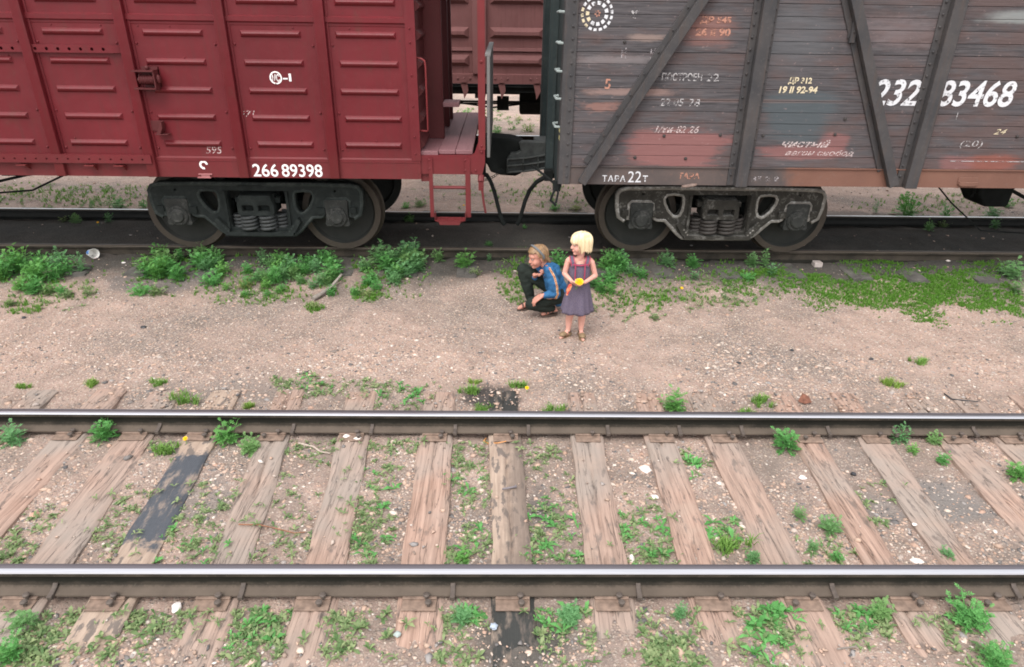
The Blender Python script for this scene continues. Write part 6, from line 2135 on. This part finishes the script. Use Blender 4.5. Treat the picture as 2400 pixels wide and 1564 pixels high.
for hp, kn, an, toe in ((HIPN, KN, AN, TN), (HIPF, KF, AF, TF)):
    mb.cap(hp, kn, .078, .056)
    md_ = kn * .55 + an * .45
    mb.cap(kn, md_, .054, .050); mb.cap(md_, an, .048, .029)
    mb.cap(an, an * .3 + toe * .7, .030, .027); mb.cap(an * .3 + toe * .7, toe, .027, .019)
    hd = (an - toe); hd.z = 0; hd.normalize()
    mb.cap(an, an + hd * .028 + Vector((0, 0, -.030)), .027, .024)
me = remesh_blob(mb, .0046, 5)
kbody = link_mesh("body", me, [M_SKIN2, M_LIP], kid)
tint(me, lambda c: (c - F2.p(.086, 0, -.056)).length < .016 * F2.sc and abs((c - F2.c).dot(F2.u) / F2.sc + .056) < .0085, 1)
face_parts(F2, kid, kid.location)
hb = hair_shell(F2, .066, .012, -.038, 8.1, .010, -.06, 1.0)
for i in range(7):                                              # wisps falling behind the cheek and a tail at the nape
    a = i / 6
    hb.tube([F2.p(-.075, .05 - .10 * a, -.02), F2.p(-.095, .05 - .10 * a, -.07), F2.p(-.088 + .02 * a, .045 - .09 * a, -.115)], [.020, .016, .004], 6)
for i in range(0):
    hb.tube([F2.p(.040, .066 + .002 * i, .028), F2.p(.042 - .008 * i, .076, -.03), F2.p(.030 - .012 * i, .070 - .003 * i, -.085), F2.p(.020 - .01 * i, .06, -.125 - .008 * i)], [.009, .010, .008, .003], 6)
strands(hb, F2, 60, 1.5, 3.1, -.034, 9, False)
shift(hb, kid.location)
hb.build("hair", M_GINGER, kid, smooth=70)
k = NT("grey_headband")
hbnd = MB()
rng = []
for i in range(25):
    t = math.pi * (-.12 + 1.24 * i / 24)
    yy, zz = .0895 * math.cos(t), .028 + .098 * math.sin(t)
    ff = .034 - .055 * (1 - math.sin(max(0, min(math.pi, t)))) 
    rng.append((ff, yy, zz))
hv = []
for (ff, yy, zz) in rng:
    n_ = Vector((0, yy, zz - .028)).normalized()
    for (df, dn) in ((-.011, -.001), (.011, -.001), (.011, .004), (-.011, .004)):
        hv.append(F2.p(ff + df, yy + n_.y * dn, zz + n_.z * dn))
hbnd.add(hv, [(i * 4 + j, i * 4 + (j + 1) % 4, (i + 1) * 4 + (j + 1) % 4, (i + 1) * 4 + j) for i in range(24) for j in range(4)])
shift(hbnd, kid.location)
hbnd.build("headband", k.set((0.115, 0.12, 0.125), .8), kid, smooth=50)
# trousers
k = NT("dark_green_cloth"); n = k.noise(18, 5)
M_TROUS = k.set(k.mix(n, (0.012, 0.017, 0.014), (0.028, 0.034, 0.029)), .9, 0, n, .4, .006, .15)
mb = MB()
for hp, kn, an in ((HIPN, KN, AN), (HIPF, KF, AF)):
    md_ = kn * .5 + an * .5; e_ = kn * .12 + an * .88
    mb.cap(hp, kn, .094, .070, 16); mb.cap(kn, md_, .068, .066, 16); mb.cap(md_, e_, .066, .048, 16)
mb.cap(HIPN, HIPF, .098, .098, 16); mb.cap((.20, 0, .25), (.175, 0, .32), .108, .10, 16)
me = remesh_blob(mb, .007, 4)
crumple(me, lambda c: noise.noise(tuple(c * 22)) * .006 + noise.noise(tuple(c * 55)) * .002)
link_mesh("trousers", me, M_TROUS, kid)
# jacket
k = NT("blue_jacket_cloth"); n = k.noise(12, 5, .65); n2 = k.noise(3, 3)
M_JACK = k.set(k.mix(k.ramp(n, [(.3, 0.0), (.7, 1.0)]), (0.016, 0.072, 0.165), (0.036, 0.130, 0.27)), .8, 0, n, .5, .01, .2)
M_JY = simple("yellow_sleeve_stripe", (0.62, 0.40, 0.16), .8, .15, 40)
M_JR = simple("red_sleeve_stripe", (0.36, 0.07, 0.06), .8, .15, 40)
mb = MB()
mb.cap((.215, 0, .215), (.125, 0, .475), .118, .098, 18); mb.cap((.235, -.03, .20), (.235, .03, .20), .115, .115, 18)
mb.cap(SHN + Vector((.0, .012, .0)), SHF + Vector((0, -.012, 0)), .056, .056, 16)
mb.cap((.155, -.05, .46), (.155, .05, .46), .075, .075, 16)
CUF = ELN * .30 + WRN * .70
mb.cap(SHN, SHN * .4 + ELN * .6 + Vector((.01, -.008, .01)), .060, .064, 16); mb.cap(SHN * .4 + ELN * .6 + Vector((.01, -.008, .01)), ELN, .064, .054, 16); mb.cap(ELN, CUF, .054, .038, 16)
mb.cap(SHF, ELF * .9 + SHF * .1, .058, .050, 16); mb.cap(ELF * .9 + SHF * .1, ELF * .5 + WRF * .5, .048, .036, 16)
me = remesh_blob(mb, .0055, 5)
crumple(me, lambda c: noise.noise((c.x * 16, c.y * 16, c.z * 26)) * .010 + noise.noise(tuple(c * 48)) * .004)
jk = link_mesh("jacket", me, [M_JACK, M_JY, M_JR], kid)
path = [Vector((.050, -.075, .575)), Vector((.100, -.150, .560)), Vector((.150, -.185, .480)), Vector((.178, -.215, .385)), Vector((.190, -.225, .300)), Vector((.165, -.235, .245)), Vector((.080, -.245, .240))]
def pathdist(p):
    best = (9, 0)
    for a, b in zip(path, path[1:]):
        ab = b - a; t = max(0, min(1, (p - a).dot(ab) / ab.length_squared)); q = a + ab * t
        dv = p - q
        s_ = ab.normalized().cross(Vector((0, -1, 0)))
        dist = math.sqrt(dv.x ** 2 + dv.z ** 2)
        if dist < best[0]: best = (dist, dv.dot(s_))
    return best
for p in me.polygons:
    if p.center.y < -.06:
        d_, s_ = pathdist(p.center)
        if d_ < .0105: p.material_index = 1 if abs(s_) > .0042 else 2
# shoes
M_SHOE = simple("brown_leather_sandal", (0.065, 0.045, 0.035), .6, .3, 30)
for an, toe in ((AN, TN), (AF, TF)):
    ms = MB()
    d = (toe - an); d.z = 0; d.normalize(); s_ = Vector((-d.y, d.x, 0))
    c0 = an - d * .045; c1 = toe + d * .022; m_ = (c0 + c1) / 2
    out = []
    for i in range(16):
        t = i / 16 * 2 * math.pi
        p = m_ + d * ((c1 - c0).length / 2) * math.cos(t) + s_ * (.036 + .006 * math.cos(t)) * math.sin(t)
        out.append((p.x, p.y))
    ms.prism(out, 'z', -.006, .012)
    for f_, r_ in ((.75, .031), (.45, .036)):
        q = an * (1 - f_) + toe * f_
        ms.tube([q + s_ * r_ * math.cos(t) + Vector((0, 0, (.036 + .018 * (1 - f_)) * math.sin(t) - (.0 if f_ > .6 else .01))) + d * 0 for t in [i * math.pi / 8 for i in range(9)]], .009, 6)
    ms.tube([an + Vector((0, 0, -.035)) - d * .012 + (s_ * .030 * math.cos(t) - d * .030 * math.sin(t)) for t in [i * math.pi / 8 - .3 for i in range(10)]], .009, 6)
    shift(ms, kid.location)
    ms.build("sandal", M_SHOE, kid, smooth=50)

# ================================================================== LITTER AND SMALL THINGS
def loose(px, py, z=None):
    x, y = onz(px, py, -.17)
    for _ in range(4):
        zz = (-.160 if in_sleeper(x, y) else ground_h(x, y)) if z is None else z
        x, y = onz(px, py, zz)
    return x, y, zz
def small(name, label, cat, px, py, fn, mats, z=None, group=None, bevel=0, smooth=40):
    x, y, zz = loose(px, py, z)
    mb = MB(); fn(mb, x, y, zz)
    o = mb.build(name, mats, None, smooth=smooth, org=(x, y, zz), bevel=bevel)
    return tag(o, label, cat, group)
def lump(seed, r, flat=.6, lx=1.0):
    def f(mb, x, y, z):
        bm = bmesh.new(); bmesh.ops.create_icosphere(bm, subdivisions=2, radius=1.0)
        vs = []
        for v in bm.verts:
            q = 1 + .38 * noise.noise(tuple(v.co * 1.4 + Vector((seed, 0, 0))))
            c = v.co * q
            vs.append((x + c.x * r * lx, y + c.y * r, z + max(-.3, c.z) * r * flat + r * flat * .3))
        fs = [tuple(p.index for p in fc.verts) for fc in bm.faces]; bm.free()
        mb.add(vs, fs)
    return f
M_CHALKSTONE = simple("white_stone", (0.72, 0.66, 0.63), .8, .15, 20)
M_COAL = simple("coal_lump", (0.03, 0.03, 0.034), .45, .4, 30)
M_SHELL = simple("shell_pinkish", (0.68, 0.60, 0.55), .6, .2, 30)
GS = "white stones and shells on the track"
small("stone", "bright white stone in front of the near rail at lower left", "stone", 414, 1428, lump(1, .030, 1.0, .9), M_CHALKSTONE, group=GS)
small("stone", "round white stone lying on gravel left of the deeply cracked sleeper", "stone", 1881, 1121, lump(2, .021, .6, 1.2), M_CHALKSTONE, group=GS)
small("shell", "white shell fragment against the sleeper right of the loose spike", "shell", 1535, 1166, lump(3, .020, .5, 1.3), M_CHALKSTONE, group=GS)
small("shell", "pale shell pieces at the far rail's foot on the left, rounded one", "shell", 812, 1024, lump(4, .022, .6, 1.2), M_SHELL, group=GS)
small("shell", "pale pointed shell piece at the far rail's foot, right of the rounded one", "shell", 838, 1029, lump(5, .020, .5, 1.6), M_SHELL, group=GS)
small("shell", "long pinkish shell piece standing by the near rail right of centre", "shell", 1480, 1312, lump(6, .027, 1.0, .7), M_SHELL, group=GS)
small("stone", "flat white stone against the near rail at right", "stone", 2150, 1316, lump(7, .025, .4, 1.5), M_SHELL, group=GS)
small("stone", "crumbling pale pinkish patch of crushed shell between sleepers right of centre", "stone", 1512, 1100, lump(8, .045, .2, .9), M_SHELL, group=GS)
small("stone", "small white stone in front of the far sleeper, lower right area", "stone", 2143, 1230, lump(9, .013, .6, 1.2), M_CHALKSTONE, group=GS)
small("stone", "blue-grey rounded stone left of the oil-black sleeper end", "stone", 1158, 1470, lump(10, .022, .8, .9), simple("blue_grey_stone", (0.32, 0.36, 0.42), .7, .2, 20))
small("stone", "greenish grey stone at the end of the pale sleeper in the foreground", "stone", 932, 1488, lump(11, .018, .8, 1.1), simple("green_grey_stone", (0.30, 0.34, 0.32), .7, .2, 20))
small("stone", "flat reddish stone lying between the leftmost sleepers", "stone", 82, 1207, lump(12, .026, .45, 1.4), simple("reddish_stone", (0.42, 0.24, 0.18), .8, .2, 20))
small("stone", "pale stone half hidden in grass, right of the chunk of brick", "stone", 2222, 612, lump(13, .022, .5, 1.3), M_SHELL)
small("stone", "white pebble in the dirt next to the wagons' near rail at left", "stone", 290, 617, lump(21, .022, .6, 1.2), M_CHALKSTONE)
GC = "coal lumps"
small("coal_lump", "black lump of coal on bare earth at left, farther right one", "coal", 337, 768, lump(14, .026, .6, 1.2), M_COAL, group=GC)
small("coal_lump", "black lump of coal on bare earth near the left edge", "coal", 56, 746, lump(15, .022, .7, 1.0), M_COAL, group=GC)
small("coal_lump", "blue-black coal piece between the right-hand sleepers", "coal", 2000, 1113, lump(16, .020, .8, 1.0), M_COAL, group=GC)
small("coal_lump", "coal piece on gravel right of the girl, nearer the rail", "coal", 1856, 822, lump(17, .018, .8, 1.0), M_COAL, group=GC)
small("coal_lump", "coal piece on gravel at far right, above the grass tuft", "coal", 2042, 843, lump(18, .018, .7, 1.3), M_COAL, group=GC)
small("coal_lump", "coal piece on gravel midway between girl and grass patch", "coal", 1730, 852, lump(19, .018, .6, 1.5), M_COAL, group=GC)
M_RUSTY = simple("rusty_scrap", (0.16, 0.065, 0.04), .8, .4, 30)
def scrap(mb, x, y, z):
    mb.add([(x - .055, y, z + .005), (x - .02, y - .05, z + .01), (x + .05, y - .03, z + .012), (x + .045, y + .03, z + .035), (x - .01, y + .045, z + .06), (x - .005, y, z - .01)], [(0, 1, 5), (1, 2, 5), (0, 4, 3, 2, 1), (2, 3, 5), (3, 4, 5), (4, 0, 5)])
small("rusty_scrap", "bent rusty metal flap on gravel behind the far rail at right", "scrap metal", 1885, 942, scrap, M_RUSTY, smooth=0)
small("dead_leaf", "reddish brown dry leaf cluster among the weeds below the red wagon's springs", "dead leaf", 676, 628, lump(20, .05, .6, 1.1), M_RUSTY)
# paper cup lying on its side
def cup(mb, x, y, z):
    ax = Vector((.75, -.55, .15)).normalized(); a = ax.orthogonal().normalized(); b = ax.cross(a)
    c = Vector((x, y, z + .055))
    prof = [(.0, -.062), (.040, -.062), (.058, .065), (.061, .066), (.061, .060), (.055, .055), (.038, -.055), (.0, -.055)]
    n = 24; vs = []
    for r, h in prof:
        for i in range(n):
            t = 2 * math.pi * i / n
            vs.append(c + ax * h + (a * math.cos(t) + b * math.sin(t)) * max(r, .001))
    mb.add(vs, [(j * n + i, j * n + (i + 1) % n, (j + 1) * n + (i + 1) % n, (j + 1) * n + i) for j in range(len(prof) - 1) for i in range(n)])
    for fi in range(n, 2 * n):
        q = fi - n
        if 4 < q < 9: mb.m[fi] = 1
        if 13 < q < 16: mb.m[fi] = 2
small("paper_cup", "crumpled white paper cup with blue print lying by the wagons' rail at left", "paper cup", 218, 604, cup, [simple("cup_white", (0.78, 0.76, 0.72), .5, .05), simple("cup_blue", (0.10, 0.22, 0.48), .5, .1), simple("cup_red", (0.55, 0.12, 0.08), .5, .1)])
small("brick", "pale chunk of brick in the grass below the dark wagon's right side", "brick", 1914, 623, lambda mb, x, y, z: mb.box(x - .05, x + .052, y - .05, y + .05, z - .01, z + .055), simple("pale_brick", (0.42, 0.36, 0.33), .9, .15, 20), bevel=.008)
M_BARK = simple("grey_bark", (0.22, 0.19, 0.165), .9, .35, 18)
x0, y0, z0 = loose(735, 706); x1, y1, z1 = loose(803, 662)
lg = MB()
lg.tube([(x0, y0, z0 + .03), (x0 * .75 + x1 * .25 + .015, y0 * .75 + y1 * .25, z0 + .05), (x0 * .4 + x1 * .6, y0 * .4 + y1 * .6, z0 + .065), (x1, y1, z1 + .10)], [.026, .023, .019, .014], 9)
lg.tube([(x0 * .6 + x1 * .4, y0 * .6 + y1 * .4, z0 + .06), (x0 * .5 + x1 * .5 + .06, y0 * .5 + y1 * .5, z0 + .10)], [.010, .005], 6)
o = lg.build("branch", M_BARK, None, smooth=50, org=(x0, y0, z0)); tag(o, "broken grey branch lying among the weeds below the red wagon's springs", "branch")
def stick(name, label, pts, r, mat, cat="twig"):
    P_ = []
    for i, (px, py) in enumerate(pts):
        a, b, c = loose(px, py)
        P_.append((a, b, c + r + .004))
    m_ = MB(); m_.tube(P_, [r * (1 - .4 * i / len(P_)) for i in range(len(P_))], 6)
    o = m_.build(name, mat, None, smooth=50, org=P_[0]); return tag(o, label, cat)
stick("twig", "pale bent stick among weeds left of the sleeper with the white shells", [(700, 1042), (735, 1050), (752, 1062), (775, 1066)], .0075, simple("pale_stick", (0.38, 0.31, 0.26), .9, .2, 20))
stick("twig", "thin reddish twig lying across the brownish sleeper", [(560, 1232), (610, 1233), (650, 1242), (690, 1252), (716, 1250)], .0045, simple("red_twig", (0.24, 0.11, 0.06), .8, .2, 20))
stick("twig", "dark thin twig on the foreground sleeper at lower right", [(1962, 1524), (2000, 1519), (2015, 1516)], .005, M_BARK)
stick("twig", "dark twig curving over the half-buried sleeper at far right", [(2212, 925), (2230, 938), (2270, 942), (2292, 944)], .006, M_COAL)
stick("peel_strip", "orange-brown curled strip at the far rail, above the oil-ended sleeper", [(1139, 1030), (1134, 1036), (1144, 1042), (1168, 1041), (1186, 1037)], .006, simple("orange_peel", (0.55, 0.25, 0.09), .6, .2, 20), "peel")
def spike(mb, x, y, z):
    mb.tube([(x - .045, y - .012, z + .008), (x + .04, y + .012, z + .008)], .007, 7); mb.ell((x + .046, y + .013, z + .010), (.008, .014, .012), nu=8, nv=5)
small("loose_spike", "loose iron spike lying across the dark spotted sleeper", "spike", 1193, 1146, spike, simple("bare_iron_spike", (0.16, 0.14, 0.15), .5, .3, 30))
for (px, py, lab) in ((1235, 912, "yellow dandelion on gravel behind the far rail at centre"), (437, 1032, "yellow dandelion by the far rail above the tar-black sleeper"), (1597, 676, "yellow dandelion among seedlings right of the girl"), (231, 521, "yellow dandelion in the shade under the red wagon"), (1087, 480, "yellow dandelion seen through the red ladder")):
    m_ = MB(); x, y, z = loose(px, py + 8)
    dandelion(m_, (x, y, z + .045), .017, (0, -.5, .85)); n0 = len(m_.f)
    m_.tube([(x, y, z), (x + .003, y, z + .044)], .0025, 5)
    for i in range(n0, len(m_.f)): m_.m[i] = 1
    o = m_.build("flower", [M_YEL, M_STALK], None, smooth=0, org=(x, y, z), fix=False); tag(o, lab, "flower", "yellow dandelions")
